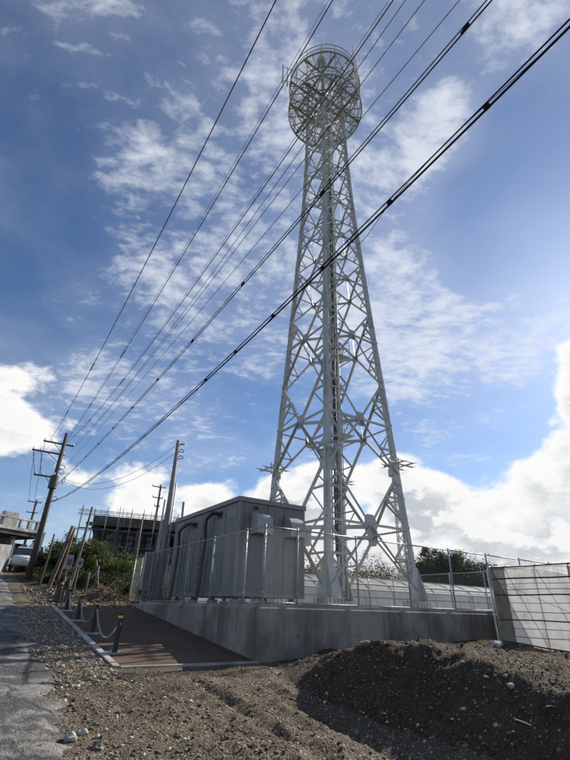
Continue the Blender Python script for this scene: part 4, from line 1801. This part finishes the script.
wire_fn = {}
for kx, (st, th, obs, r_, mt, lab) in WIRES.items():
    d0 = survey_ray(*st)
    s_ = 32.0 / math.hypot(d0.x, d0.y)
    W0 = np.array([d0.x * s_, d0.y * s_])
    dr = np.array([math.sin(R(th)), math.cos(R(th))])
    S, Z = [], []
    for x, y in obs:
        d = survey_ray(x, y)
        t, s = np.linalg.solve(np.array([[d.x, -dr[0]], [d.y, -dr[1]]]), W0)
        S.append(s)
        Z.append(EYE + d.z * t)
    cf = np.polyfit(S, Z, 2)
    fn = lambda s, W0=W0, dr=dr, cf=cf: Vector((W0[0] + dr[0] * s, W0[1] + dr[1] * s, float(np.polyval(cf, s))))
    wire_fn[kx] = fn
    ss = np.linspace(0, 46, 93)
    t = thing('overhead_wire', lab, 'wire', fn(0), 'overhead wires from the utility pole')
    nrm = Vector((dr[1], -dr[0], 0))
    f = MB()
    f.poly([fn(s) for s in ss], r_, 6)
    f.build('strand', M[mt], t, True)
    if kx in (2, 3, 7, 8):
        o_ = {2: .10, 3: .07, 7: .045, 8: .05}[kx]
        f = MB()
        f.poly([fn(s) + nrm * o_ * .4 + Zv * o_ for s in ss], {2: .004, 3: .004, 7: .007, 8: .009}[kx], 6)
        f.build('messenger', M['cable'], t, True)
    if kx in (7,):
        for s in np.arange(2, 44, 2.4):
            f = MB()
            p = fn(s)
            f.bar(p + Zv * .0 + nrm * .01, fn(s + .10) + Zv * .035 + nrm * .01, .022, .024)
            f.build('clamp', M['cable'], t)
    if kx in (1, 2, 3):
        for s in (8.0, 14.5):
            f = MB()
            f.tube(fn(s), fn(s + .7), r_ * 1.9, 8)
            f.build('sleeve', M['cable'], t)
    if kx == 8:
        # slack wrap that winds round the pair
        pts = []
        for s in np.linspace(1, 44, 700):
            a = s * 2.3
            rr = .022 + .10 * max(0, math.sin(s * 1.15)) ** 4 * (.4 + .6 * abs(math.sin(s * .37)))
            pts.append(fn(s) + nrm * (.01 + math.cos(a) * rr) + Zv * (.022 + math.sin(a) * rr))
        f = MB()
        f.poly(pts, .0035, 4)
        f.build('lashing_wire', M['cable'], t, True)
        for s in np.arange(24.2, 32, 1.3):
            f = MB()
            f.tube(fn(s) + Zv * .02, fn(s + .06) + Zv * .02, .026, 8)
            f.build('clamp', M['cable'], t)

# slack loop and service drop to the grey pole by the fence
PG = P(.55, 8.95)
PG.z = PAD_Z - .05
GZT = 8.25
sl_ = wire_fn[7](5.2)
t = thing('service_drop', 'slack cable loop and thin twin drop wires to the grey pole', 'wire', sl_)
f = MB()
dwire = (wire_fn[7](6) - wire_fn[7](4.6)).normalized()
f.torus(sl_ - Zv * .08, dwire, Zv, .62, .16, .018, 18, 5)
f.build('slack_loop', M['cable'], t, True)
for q, (za, zb, sg) in enumerate(((0, GZT - .15, .9), (-.1, GZT - .5, 1.0))):
    a, b = sl_ + Zv * za, Vector((PG.x, PG.y, zb))
    f = MB()
    f.poly([a.lerp(b, s / 24) - Zv * (sg * 4 * (s / 24) * (1 - s / 24)) for s in range(25)], .008, 5)
    f.build('drop_wire', M['cable'], t, True)

# grey pole inside the fence with conduits and a junction box
gp = thing('utility_pole', 'slim grey concrete pole with conduits inside the fence beside the shelter', 'utility pole', PG)
f = MB()
f.poly([PG, PG + Zv * 3, Vector((PG.x, PG.y, GZT))], [.14, .125, .08], 14)
f.build('shaft', M['pole'], gp, True)
f = MB()
f.bar(Vector((PG.x, PG.y, GZT - .18)) - Bv * .10, Vector((PG.x, PG.y, GZT - .12)) + Bv * .30, .06, .06)
arm = f.build('crossarm', M['pole'], gp)
f = MB()
for z in (GZT - .45, GZT - .75):
    f.torus(Vector((PG.x, PG.y, z)) + Bv * .20, Bv, Zv, .12, .07, .018, 10, 4)
f.build('cable_loop', M['cable'], gp)
for q, s in enumerate((-.19, -.26, .2)):
    f = MB()
    f.tube(PG + Bv * s + Zv * .35, PG + Bv * (s * .86) + Zv * (3.2 + q * .8), .032, 8)
    f.build('conduit', M['galv'], gp, True)
    f = MB()
    f.torus(PG + Bv * (s - .15) + Zv * .36, Bv, Zv, .16, .20, .026, 12, 5)
    f.build('cable_loop', M['pole'], gp, True)
f = MB()
f.box(PG - Bv * .5 - Av * .05 + Zv * 1.2, Bv, Av, Zv, .36, .2, 1.35)
bx = f.build('junction_box', M['hood'], gp)
f = MB()
f.box(PG - Bv * .5 - Av * .16 + Zv * 1.2, Bv, Av, Zv, .30, .02, 1.27)
f.build('cover', M['shelter_trim'], bx)


def simple_pole(name, label, cat, p, q, r0_, r1_, mat, group=None, box=None, stakes=()):
    t = thing(name, label, cat, p, group)
    f = MB()
    mid = p.lerp(q, .5) + Vector((.02, .01, 0))
    f.poly([p - (q - p).normalized() * .3, p, mid, q], [r0_, r0_, (r0_ + r1_) / 2, r1_], 10)
    f.build('shaft', M[mat], t, True)
    return t


def ray_at(x, y, dist):
    d = survey_ray(x, y)
    s = dist / math.hypot(d.x, d.y)
    return Vector((d.x * s, d.y * s, EYE + d.z * s))


def on_ground(x, y, dist):
    p = ray_at(x, y, dist)
    p.z = gz(p.x, p.y)
    return p


# steel post at the shelter's far corner
simple_pole('steel_post', 'plain grey steel post at the far corner of the shelter', 'post', Vector((*ray_at(174, 590, 21.6).xy, PAD_Z)), ray_at(184, 502, 21.6), .075, .07, 'galv_dark')
# weathered posts by the scrub
simple_pole('wooden_post', 'thin dark leaning post beside the tall utility pole', 'post', on_ground(38.6, 587, 27.5), ray_at(54.5, 534, 27.5), .055, .045, 'wood_dark', 'posts by the scrub')
simple_pole('wooden_post', 'thick grey leaning post in front of the shrubs', 'post', on_ground(48, 589, 25.5), ray_at(73, 526, 25.5), .10, .085, 'wood', 'posts by the scrub')
simple_pole('wooden_post', 'rusty brown post leaning against the thick grey post', 'post', on_ground(54, 591, 25.0), ray_at(75, 528, 25.6), .06, .05, 'rust', 'posts by the scrub')
tp = simple_pole('wooden_post', 'long pale post carrying two meter boxes before the shrubs', 'post', on_ground(68.5, 591, 24.5), ray_at(92.5, 507, 24.8), .075, .055, 'wood', 'posts by the scrub')
simple_pole('wooden_post', 'pale slim pole standing just beyond the fence gate', 'post', on_ground(134, 566, 24.5), ray_at(142, 520, 24.5), .06, .05, 'wood', 'posts by the scrub')
for (x, y, dist, w, h, lab) in ((69, 562, 24.2, .32, .62, 'grey meter box on the long pale post'), (80, 563, 24.0, .24, .40, 'small pale meter box right of the long pale post')):
    p = ray_at(x, y, dist)
    t = thing('meter_box', lab, 'meter box', p)
    f = MB()
    f.box(p, Bv, Av, Zv, w, .16, h)
    f.build('case', M['hood'], t)
    f = MB()
    f.box(p - Av * .09, Bv, Av, Zv, w * .55, .02, h * .4)
    f.build('window', M['glass'], t)
    f = MB()
    f.bar(Vector((p.x, p.y, gz(p.x, p.y) - .1)) + Av * .12, p + Av * .12 + Zv * h * .5, .06, .06)
    f.build('stake', M['wood_dark'], t)
for i, (x0, y0, x1, y1, mt, lab) in enumerate(((54.5, 604, 59, 579, 'wood_dark', 'dark leaning fence stake, leftmost of the short stakes'), (60, 603, 65, 577, 'wood', 'pale leaning fence stake, second of the short stakes'), (64, 603, 70, 580, 'wood_dark', 'dark leaning fence stake, third of the short stakes'), (84, 592, 89, 572, 'wood_dark', 'short broken stake left of the brush pile'), (94, 588, 98.5, 566, 'wood', 'pale split stake behind the brush pile'), (101, 580, 96, 560, 'wood', 'pale stake propped across the split stake'))):
    simple_pole('stake', lab, 'stake', on_ground(x0, y0, 20.5 if i < 3 else 23.0), ray_at(x1, y1, 20.5 if i < 3 else 23.0), .06, .05, mt, 'short stakes by the scrub')

# distant poles
def far_pole(base, top_px, dist, label):
    q = ray_at(*top_px, dist)
    p = Vector((q.x, q.y, gz(q.x, q.y)))
    t = thing('utility_pole', label, 'utility pole', p)
    f = MB()
    f.poly([p, q], [.17, .10], 10)
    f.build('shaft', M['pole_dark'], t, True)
    for dz, w in ((.25, .9), (1.4, .7), (2.3, .35)):
        f = MB()
        f.bar(q - Zv * dz - Bv * w, q - Zv * dz + Bv * w * .6, .09, .09)
        arm = f.build('crossarm', M['leg_dark'], t)
        f = MB()
        for s in (-w, 0, w * .55):
            insulator(f, q - Zv * (dz - .045) + Bv * s, .2)
        f.build('insulator', M['porcelain'], arm)
    return t


far_pole(None, (37, 500), 58, 'smaller distant utility pole just left of the tall dark one')
far_pole(None, (161, 485), 50, 'distant utility pole rising in front of the scaffolded building')

qf = ray_at(37, 500, 58)
for i, (sa, za, lab) in enumerate(((-1.6, 10.35, 'thin wire from the outer end of the second crossarm to the smaller distant pole'), (-1.15, 11.05, 'thin wire from the top crossarm to the smaller distant pole'), (.2, 9.0, 'lower thin wire from the pole shaft to the smaller distant pole'))):
    a, b = C_ + Bv * sa + Av * .14 + Zv * za, qf - Zv * (.2 + .6 * i) + Bv * (-.7 + .6 * i)
    f = MB()
    f.poly([a.lerp(b, s / 16) - Zv * (.5 * 4 * (s / 16) * (1 - s / 16)) for s in range(17)], .014, 5)
    tag(f.build('overhead_wire', M['cable'], None, True, a), lab, 'wire', 'wires to the distant pole')

# slender lattice mast seen under the tower's right guard
q = ray_at(394, 473, 44)
mp = Vector((q.x, q.y, gz(q.x, q.y)))
mast = thing('lattice_mast', 'slender pale lattice mast in the field behind the tower', 'mast', mp)
w = .36
cs = [Vector((w * math.cos(R(90 + 120 * i)), w * math.sin(R(90 + 120 * i)), 0)) for i in range(3)]
for e in cs:
    f = MB()
    f.tube(mp + e, Vector((q.x, q.y, q.z)) + e * .8, .045, 6)
    f.build('leg', M['galv'], mast)
nb = 16
for b in range(nb):
    z0, z1 = mp.z + (q.z - mp.z) * b / nb, mp.z + (q.z - mp.z) * (b + 1) / nb
    for i in range(3):
        e, g_ = cs[i], cs[(i + 1) % 3]
        f = MB()
        o_ = Vector((q.x, q.y, 0))
        f.tube(o_ + e + Zv * z0, o_ + g_ + Zv * z1, .024, 5)
        f.tube(o_ + g_ + Zv * z0, o_ + e + Zv * z1, .024, 5)
        f.build('lacing', M['galv'], mast)
f = MB()
f.tube(q - Zv * .3, q + Zv * .35, .55, 14)
f.build('head', M['galv_dark'], mast)

# ------------------------------------------------------------------ plants
def leaf_quads(centres, size, upbias=.3):
    n = len(centres)
    s = size * (.45 + 1.2 * rng.random(n) ** 1.5)
    d = rng.normal(size=(n, 3))
    d[:, 2] = d[:, 2] * .7 + upbias
    d /= np.linalg.norm(d, axis=1)[:, None]
    e = rng.normal(size=(n, 3))
    e -= d * (e * d).sum(1)[:, None]
    e /= np.linalg.norm(e, axis=1)[:, None]
    a = d * s[:, None]
    b = e * (s * .42)[:, None]
    c_ = np.asarray(centres)
    V = np.stack([c_ - a, c_ + b, c_ + a, c_ - b], 1).reshape(-1, 3)
    return V, np.arange(n * 4).reshape(n, 4)


def crown_points(c, rx, ry, rz, clumps, per, spread=.25, flat=.0, core=.35):
    pts = []
    for _ in range(clumps):
        d = rng.normal(size=3)
        d /= np.linalg.norm(d)
        if d[2] < -.35:
            d[2] *= -.4
        rr = core + (1 - core) * rng.random() ** .55
        cc = np.array([d[0] * rx, d[1] * ry, d[2] * rz]) * rr
        sp = spread * (.6 + .8 * rng.random()) * (rx + ry + rz) / 3
        q = rng.normal(size=(per, 3)) * sp * np.array([1, 1, .75]) * .55
        pts.append(cc + q)
    return np.concatenate(pts) + np.array(c)


def shrub(name, label, cat, base, rx, ry, rz, lift, clumps, per, size, mat, group=None, trunk_r=.07, core=.35):
    t = thing(name, label, cat, base, group)
    c_ = base + Zv * (lift + rz * .75)
    pts = crown_points(c_, rx, ry, rz, clumps, per, core=core)
    pts = pts[pts[:, 2] > base.z + .03]
    V, F_ = leaf_quads(pts - np.array(base), size)
    o = np_mesh('crown', V, F_, M[mat], False)
    o.parent = t
    f = MB()
    f.poly([base - Zv * .2, base + Zv * (lift + rz * .25) + Vector((.05 * rx, 0, 0)), base + Zv * (lift + rz * .9)], [trunk_r, trunk_r * .75, trunk_r * .3], 7)
    for i in range(6):
        an = i * 1.05 + rng.random()
        s0 = base + Zv * (lift * .8 + rz * .18 + i * rz * .08)
        e = Vector((math.cos(an) * rx * .7, math.sin(an) * ry * .7, rz * (.35 + .3 * rng.random())))
        f.poly([s0, s0 + e * .5 + Zv * .04 * rz, s0 + e], [trunk_r * .5, trunk_r * .34, trunk_r * .12], 5)
    f.build('trunk', M['bark'], t)
    return t


def gbase(x, y, dist):
    return on_ground(x, y, dist)


SG = 'shrubs under the scaffolded building'
shrub('shrub', 'bushy green shrub in the middle before the scaffolded building', 'shrub', gbase(112, 570, 31), 2.0, 1.8, 1.1, .2, 70, 150, .065, 'leaf', SG)
shrub('shrub', 'green shrub between the pale post and the thick grey post', 'shrub', gbase(84, 572, 31.5), 1.4, 1.5, 1.2, .3, 60, 150, .065, 'leaf', SG)
shrub('shrub', 'dark green shrub at the foot of the tall utility pole', 'shrub', gbase(52, 575, 33), 1.2, 1.3, 1.2, .1, 50, 150, .065, 'leaf_dark', SG)
shrub('shrub', 'yellowish shrub just right of the tall utility pole', 'shrub', gbase(66, 560, 34.5), 1.3, 1.4, 1.35, .5, 55, 150, .065, 'leaf', SG)
shrub('shrub', 'low shrub behind the fence gate below the scaffolding', 'shrub', gbase(146, 570, 32), 1.5, 1.4, .85, .1, 50, 130, .06, 'leaf', SG)
shrub('shrub', 'shrub between the grey pole and the shelter', 'shrub', gbase(168, 570, 33), 1.2, 1.2, .9, .1, 45, 130, .06, 'leaf', SG)
shrub('shrub', 'low dark shrub beside the white car', 'shrub', gbase(38, 577, 42), .9, 1.0, .8, .0, 40, 120, .065, 'leaf_dark', SG)
shrub('shrub', 'low dark undergrowth bush behind the meter boxes', 'shrub', gbase(96, 585, 27), 1.7, .8, .55, -.1, 44, 120, .05, 'leaf_dark', SG)
shrub('shrub', 'low dark bush left of the meter boxes', 'shrub', gbase(60, 586, 28.5), 1.1, .8, .6, -.1, 40, 120, .05, 'leaf_dark', SG)

TG = 'trees beyond the pad'
shrub('tree', 'large dark round tree right of the tower foot', 'tree', gbase(450, 575, 62), 3.8, 3.5, 2.9, 2.5, 140, 280, .10, 'leaf_dark', TG, .25)
shrub('tree', 'dark tree crowning just right of the tower leg', 'tree', gbase(434, 575, 60), 2.4, 2.3, 3.0, 2.7, 100, 280, .10, 'leaf_dark', TG, .2)
shrub('tree', 'dark lower tree at the right end of the clump behind the fence', 'tree', gbase(480, 575, 64), 3.3, 3.0, 2.4, 2.5, 100, 260, .10, 'leaf_dark', TG, .2)
shrub('tree', 'low tree behind the right end of the fence', 'tree', gbase(512, 575, 70), 3.4, 3.2, 2.0, 2.2, 90, 240, .11, 'leaf_dark', TG, .2)
shrub('tree', 'low tree over the top edge of the plastic greenhouse', 'tree', gbase(545, 575, 74), 3.6, 3.2, 1.8, 1.9, 90, 240, .11, 'leaf_dark', TG, .2)
shrub('shrub', 'bushy scrub behind the near tower foot and the shelter corner', 'shrub', gbase(312, 575, 36), 2.0, 1.8, 1.9, .3, 80, 160, .075, 'leaf_dry', 'scrub behind the tower', .1)
shrub('shrub', 'olive scrub left of the tower braces just beyond the pad', 'shrub', gbase(290, 575, 38), 2.0, 1.8, 1.6, .3, 70, 160, .075, 'leaf', 'scrub behind the tower', .1)

# far scrub on the rise: one mass
pts = []
for i in range(300):
    az_ = -6 + 50 * rng.random()
    dist = 85 + 50 * rng.random()
    p = polar(az_, dist)
    p.z = gz(p.x, p.y)
    hh = 4.4 + 2.4 * rng.random() + (1.8 if az_ < 18 else 0)
    pts.append(crown_points(p + Zv * (hh * .55), 3.2, 3.2, hh * .75, 10, 50, .35))
pts = np.concatenate(pts)
V, F_ = leaf_quads(pts, .22)
o = np_mesh('undergrowth', V, F_, M['leaf_dry'], False)
struct(o, 'stuff', 'low olive scrub covering the rise far behind the tower')
pts = []
for i in range(170):
    az_ = -31 + 16 * rng.random()
    dist = 35 + 20 * rng.random()
    p = polar(az_, dist)
    p.z = gz(p.x, p.y)
    if UV(p.x, p.y)[0] < -2.2:
        continue
    hh = .8 + .7 * rng.random()
    pts.append(crown_points(p + Zv * (hh * .3), 1.4, 1.4, hh * .6, 8, 60, .35))
pts = np.concatenate(pts)
V, F_ = leaf_quads(pts, .075)
o = np_mesh('undergrowth', V, F_, M['leaf'], False)
struct(o, 'stuff', 'green undergrowth on the bank below the scaffolded building')

# brush pile of cut branches
bp = on_ground(105, 590, 22.0)
f = MB()
for i in range(260):
    an = rng.random() * 6.283
    rr = rng.random() ** .6
    c_ = bp + Vector((math.cos(an) * rr * 1.0, math.sin(an) * rr * .7, (1 - rr) * .65 * rng.random() + .04))
    d = Vector((rng.normal(), rng.normal() * .6, rng.normal() * .35)).normalized() * (.25 + .45 * rng.random())
    f.poly([c_ - d, c_ + Vector((0, 0, .05)), c_ + d], [.012, .016, .006], 4)
o = f.build('brush_heap', M['twig'], None, False, bp)
tag(o, 'heap of pale dry cut branches beside the fence gate', 'brush heap')

# ------------------------------------------------------------------ scaffolded concrete building
BD = 48.0
b0 = ray_at(84, 560, BD)
b1 = ray_at(236, 560, BD + 1.5)
bl = thing('unfinished_building', 'long unfinished concrete building wrapped in scaffold pipes behind the shrubs', 'building', Vector((b0.x, b0.y, gz(b0.x, b0.y))))
ex = Vector((b1.x - b0.x, b1.y - b0.y, 0))
LB = ex.length
ex.normalize()
ey = Vector((-ex.y, ex.x, 0))
zr0 = ray_at(84, 514, BD).z
zf = 3.0
org = Vector((b0.x, b0.y, 0))
def bb(x0, x1, y0, y1, z0, z1):
    f = MB()
    f.box(org + ex * ((x0 + x1) / 2) + ey * ((y0 + y1) / 2) + Zv * ((z0 + z1) / 2), ex, ey, Zv, x1 - x0, y1 - y0, z1 - z0)
    return f
bb(0, LB, 0, 11, zr0 - .95, zr0).build('roof_slab', M['old_concrete'], bl)
bb(-.5, LB, -.7, 0, zr0 - 1.0, zr0 - .75).build('eave', M['old_concrete'], bl)
bb(0, LB, -.3, 11, zr0 - 3.6, zr0 - 3.2).build('floor_slab', M['old_concrete'], bl)
bb(.3, LB - .3, 2.2, 10.6, 1.0, zr0 - .96).build('wall', M['old_concrete'], bl)
for i in range(8):
    x = .3 + i * (LB - .9) / 7
    bb(x, x + .45, .1, .55, 1.0, zr0 - .96).build('column', M['old_concrete'], bl)
for i in range(7):
    x = 1.5 + i * (LB - .9) / 7
    bb(x, x + 1.5, 2.12, 2.19, zr0 - 2.7, zr0 - 1.4).build('window', M['glass'], bl)
scf = thing('scaffold', 'thin pipe scaffold standing round the unfinished concrete building', 'scaffold', org + ey * -1.2 + Zv * zf)
nst = 15
for i in range(nst):
    x = -1.0 + i * (LB + 1.0) / (nst - 1)
    for y in (-1.9, -1.1):
        f = MB()
        p = org + ex * x + ey * y
        f.tube(Vector((p.x, p.y, gz(p.x, p.y))), p + Zv * (zr0 + .35 + .3 * rng.random()), .03, 5)
        f.build('standard', M['scaffold'], scf)
for z in (zr0 - 4.6, zr0 - 3.0, zr0 - 1.55, zr0 - .2, zr0 + .12):
    for y in (-1.9, -1.1):
        f = MB()
        f.tube(org + ex * -1.3 + ey * y + Zv * z, org + ex * LB + ey * y + Zv * z, .028, 5)
        f.build('ledger', M['scaffold'], scf)
for z in (zr0 - 3.0, zr0 - 1.5):
    for i in range(nst - 1):
        x = -1.0 + i * (LB + 1.0) / (nst - 1)
        f = MB()
        f.box(org + ex * (x + .95) + ey * -1.5 + Zv * (z + .04), ex, ey, Zv, 1.8, .6, .05)
        f.build('deck_plank', M['scaffold'], scf)
for i in range(0, nst - 1, 2):
    x = -1.0 + i * (LB + 1.0) / (nst - 1)
    f = MB()
    f.tube(org + ex * x + ey * -1.95 + Zv * (zr0 - 3.0), org + ex * (x + 2.0) + ey * -1.95 + Zv * (zr0 - .2), .025, 5)
    f.build('brace', M['scaffold'], scf)
# starter bars standing on the roof slab
for i in range(34):
    x = .4 + i * (LB - .8) / 33
    f = MB()
    p = org + ex * (x + .2 * rng.random()) + ey * (.6 + 3 * rng.random()) + Zv * zr0
    f.poly([p - Zv * .02, p + Zv * .5, p + Zv * (.75 + .4 * rng.random()) + ex * .08 * rng.normal()], .022, 4)
    f.build('starter_bar', M['rust'], bl)

# ------------------------------------------------------------------ house with a roof terrace at the road's end
hd = 42.0
h0 = ray_at(-26, 560, hd)
h1 = ray_at(37, 560, hd + 3)
ex2 = Vector((h1.x - h0.x, h1.y - h0.y, 0))
LH = ex2.length
ex2.normalize()
ey2 = Vector((-ex2.y, ex2.x, 0))
ho = Vector((h0.x, h0.y, 0))
hz = ray_at(20, 527, hd).z
hg = gz(h0.x, h0.y)
house = thing('concrete_house', 'grey and white concrete house with a balustraded terrace at the end of the road', 'house', ho + Zv * hg)
def hb(x0, x1, y0, y1, z0, z1):
    f = MB()
    f.box(ho + ex2 * ((x0 + x1) / 2) + ey2 * ((y0 + y1) / 2) + Zv * ((z0 + z1) / 2), ex2, ey2, Zv, x1 - x0, y1 - y0, z1 - z0)
    return f
hb(-2, LH, 0, 8, hz - .42, hz).build('terrace_slab', M['old_concrete'], house)
hb(-2, LH + .1, -.12, 0, hz - .1, hz + .12).build('fascia', M['white_wall'], house)
hb(3.4, LH - 2.2, 1.4, 7.5, hg - .5, hz - .56).build('wall', M['old_concrete'], house)  # dark concrete tone stands in for the shade under the slab
for i in range(9):
    x = -1.7 + i * (LH + 1.4) / 8.6
    if i == 4:
        hb(x, x + 1.2, .1, .6, hz + .001, hz + 1.25).build('pier', M['white_wall'], house)
    else:
        hb(x, x + .30, .1, .4, hz + .001, hz + .78).build('baluster', M['white_wall'], house)
hb(-1.9, LH - .1, .08, .42, hz + .785, hz + .93).build('coping', M['white_wall'], house)
for x in (LH - 2.6, LH - .5):
    hb(x, x + .3, .2, .5, hg, hz - .56).build('column', M['old_concrete'], house)
for x in (3.8, 5.4):
    w_ = hb(x, x + 1.2, 1.35, 1.399, hz - 2.0, hz - .9).build('window', M['glass'], house)
    hb(x - .08, x + 1.28, 1.28, 1.345, hz - 2.1, hz - 2.0).build('sill', M['white_wall'], w_)
# sloping white stair wall running down to the road
sw0, sw1 = ray_at(15, 566, 41), ray_at(36, 566, 41.5)
g0, g1 = gz(sw0.x, sw0.y) - .3, gz(sw1.x, sw1.y) - .3
t0_, t1_ = ray_at(15, 556, 41).z, ray_at(36, 532, 41.5).z
f = MB()
nn = (sw1 - sw0).cross(Zv).normalized()
f.plate([Vector((sw0.x, sw0.y, g0)), Vector((sw1.x, sw1.y, g1)), Vector((sw1.x, sw1.y, t1_)), Vector((sw0.x, sw0.y, t0_))], nn, .22)
o = f.build('stair_wall', M['white_wall'], None, False, Vector((sw0.x, sw0.y, g0)))
tag(o, 'sunlit white sloping wall beside the house at the end of the road', 'wall')
# plain grey boundary wall at the left
a_, b_ = ray_at(-20, 575, 34), ray_at(2, 575, 38)
f = MB()
nn = (b_ - a_).cross(Zv).normalized()
za, zb = gz(a_.x, a_.y), gz(b_.x, b_.y)
f.plate([Vector((a_.x, a_.y, za - .4)), Vector((b_.x, b_.y, zb - .4)), Vector((b_.x, b_.y, ray_at(11, 545, 38).z)), Vector((a_.x, a_.y, ray_at(-12, 543, 34).z))], nn, .2)
o = f.build('boundary_wall', M['grey_wall'], None, False, Vector((a_.x, a_.y, za)))
tag(o, 'plain grey boundary wall at the far end of the road', 'wall')

# parked car
cp = on_ground(18, 578, 39.5)
car = thing('parked_car', 'small white car parked at the far end of the road', 'car', cp)
dirc = (Vector((0, 0, 0)) - Vector((cp.x, cp.y, 0))).normalized()
dirc = (dirc + Av * -.12).normalized()
sdc = dirc.cross(Zv).normalized()
def cs_(l, s, h):
    return cp + dirc * l + sdc * s + Zv * h
secs = [(-1.8, .62, .35, .80), (-1.72, .70, .25, .98), (-.9, .74, .22, 1.02), (.75, .74, .22, .98), (1.55, .70, .22, .86), (1.78, .60, .32, .70)]
f = MB()
vsl, fsl = [], []
for l, w_, a, b in secs:
    vsl += [cs_(l, -w_, a), cs_(l, w_, a), cs_(l, w_, b - .1), cs_(l, w_ - .1, b), cs_(l, -w_ + .1, b), cs_(l, -w_, b - .1)]
for i in range(len(secs) - 1):
    for q in range(6):
        fsl.append((i * 6 + q, i * 6 + (q + 1) % 6, (i + 1) * 6 + (q + 1) % 6, (i + 1) * 6 + q))
fsl += [tuple(range(5, -1, -1)), tuple(range(30, 36))]
f.add(vsl, fsl)
f.build('body', M['carpaint'], car, True)
f = MB()
cb = [cs_(-1.7, -.62, .97), cs_(-1.7, .62, .97), cs_(1.05, .64, .95), cs_(1.05, -.64, .95), cs_(-1.45, -.54, 1.46), cs_(-1.45, .54, 1.46), cs_(.35, .54, 1.48), cs_(.35, -.54, 1.48)]
f.add(cb, [(0, 1, 5, 4), (1, 2, 6, 5), (2, 3, 7, 6), (3, 0, 4, 7)])
f.build('window_band', M['glass'], car)
f = MB()
f.add([p + Zv * .002 for p in cb[4:]] + [p + Zv * .07 - (p - cs_(-.5, 0, p.z - cp.z)) * .08 for p in cb[4:]], [(3, 2, 1, 0), (4, 5, 6, 7), (0, 1, 5, 4), (1, 2, 6, 5), (2, 3, 7, 6), (3, 0, 4, 7)])
f.build('roof', M['carpaint'], car)
for l in (-1.15, 1.15):
    for s in (-.68, .68):
        f = MB()
        f.tube(cs_(l, s - .09, .28), cs_(l, s + .09, .28), .29, 16)
        wh = f.build('wheel', M['rubber'], car)
        f = MB()
        sg = .095 if s > 0 else -.095
        f.tube(cs_(l, s + sg * .9, .28), cs_(l, s + sg * 1.08, .28), .17, 12)
        f.build('rim', M['galv'], wh)
for s in (-.5, .5):
    f = MB()
    f.box(cs_(1.72, s, .66), dirc, sdc, Zv, .08, .26, .12)
    f.build('headlight', M['porcelain'], car)

# ------------------------------------------------------------------ odd stones and litter
def rock(u_or_p, size, mat, label, sq=.7):
    p = u_or_p
    t = (1 + 5 ** .5) / 2
    me = MB()
    import bmesh
    bm = bmesh.new()
    bmesh.ops.create_icosphere(bm, subdivisions=2, radius=1.0)
    sd_ = rng.random() * 50
    for v in bm.verts:
        n_ = mnoise.noise(v.co * 1.3 + Vector((sd_, 0, 0))) * .55 + mnoise.noise(v.co * 3.1 + Vector((0, sd_, 0))) * .2
        v.co *= (1 + n_)
        v.co.z *= sq
        v.co *= size
    m_ = bpy.data.meshes.new('rock')
    bm.to_mesh(m_)
    bm.free()
    m_.materials.append(M[mat])
    o = bpy.data.objects.new('rock', m_)
    col.objects.link(o)
    o.location = p + Zv * size * .2
    o.rotation_euler = (0, 0, rng.random() * 6)
    return tag(o, label, 'rock')


def ground_hit(x, y):
    """march a line of sight from the survey position to the terrain"""
    d = survey_ray(x, y).normalized()
    t = 4.0
    while t < 60:
        p = Vector((0, 0, EYE)) + d * t
        if p.z < gz(p.x, p.y):
            break
        t += .04
    return Vector((p.x, p.y, gz(p.x, p.y)))


rock(ground_hit(365, 648), .10, 'rock_dark', 'dark jagged rock on top of the mound against the concrete wall', .6)
rock(ground_hit(512, 689), .045, 'rock', 'pale stone, larger of two on the right of the mound')
rock(ground_hit(506, 680), .03, 'rock', 'small pale stone just above the larger pale stone on the mound')
rock(ground_hit(497, 646), .09, 'rock', 'pale stone lying at the foot of the rolled curtain')
rock(ground_hit(70, 742), .075, 'rock', 'pale angular stone at the broken road edge, lower left')
rock(ground_hit(82, 735), .055, 'rock', 'smaller pale stone beside the tyre rut, lower left')
rock(ground_hit(98, 748), .06, 'rock_dark', 'dark stone on the bottom edge beside the tyre rut')
p = ground_hit(524, 727)
f = MB()
f.poly([p + Vector((-.05, .07, .05)), p + Vector((0, 0, .04)), p + Vector((.05, -.07, .025))], [.006, .007, .005], 6)
tag(f.build('stick', M['white'], None, False, p), 'thin pale stick lying on the mound', 'stick')
p = ground_hit(552, 711)
f = MB()
f.plate([p + Vector((-.05, .01, .03)), p + Vector((.0, -.02, .04)), p + Vector((.05, -.01, .03)), p + Vector((.01, .03, .035))], Zv, .006)
tag(f.build('plastic_scrap', M['pink'], None, False, p), 'small pink plastic scrap on the mound', 'litter')
for i, (x, y) in enumerate(((236, 737), (300, 700))):
    p = ground_hit(x, y)
    f = MB()
    f.poly([p + Vector((-.14, .03, .02)), p + Vector((.02, .0, .045)), p + Vector((.16, -.02, .02))], [.006, .007, .004], 5)
    tag(f.build('stick', M['twig'], None, False, p), ['dry twig on the bare dirt left of the mound', 'dry twig at the toe of the mound'][i], 'stick')
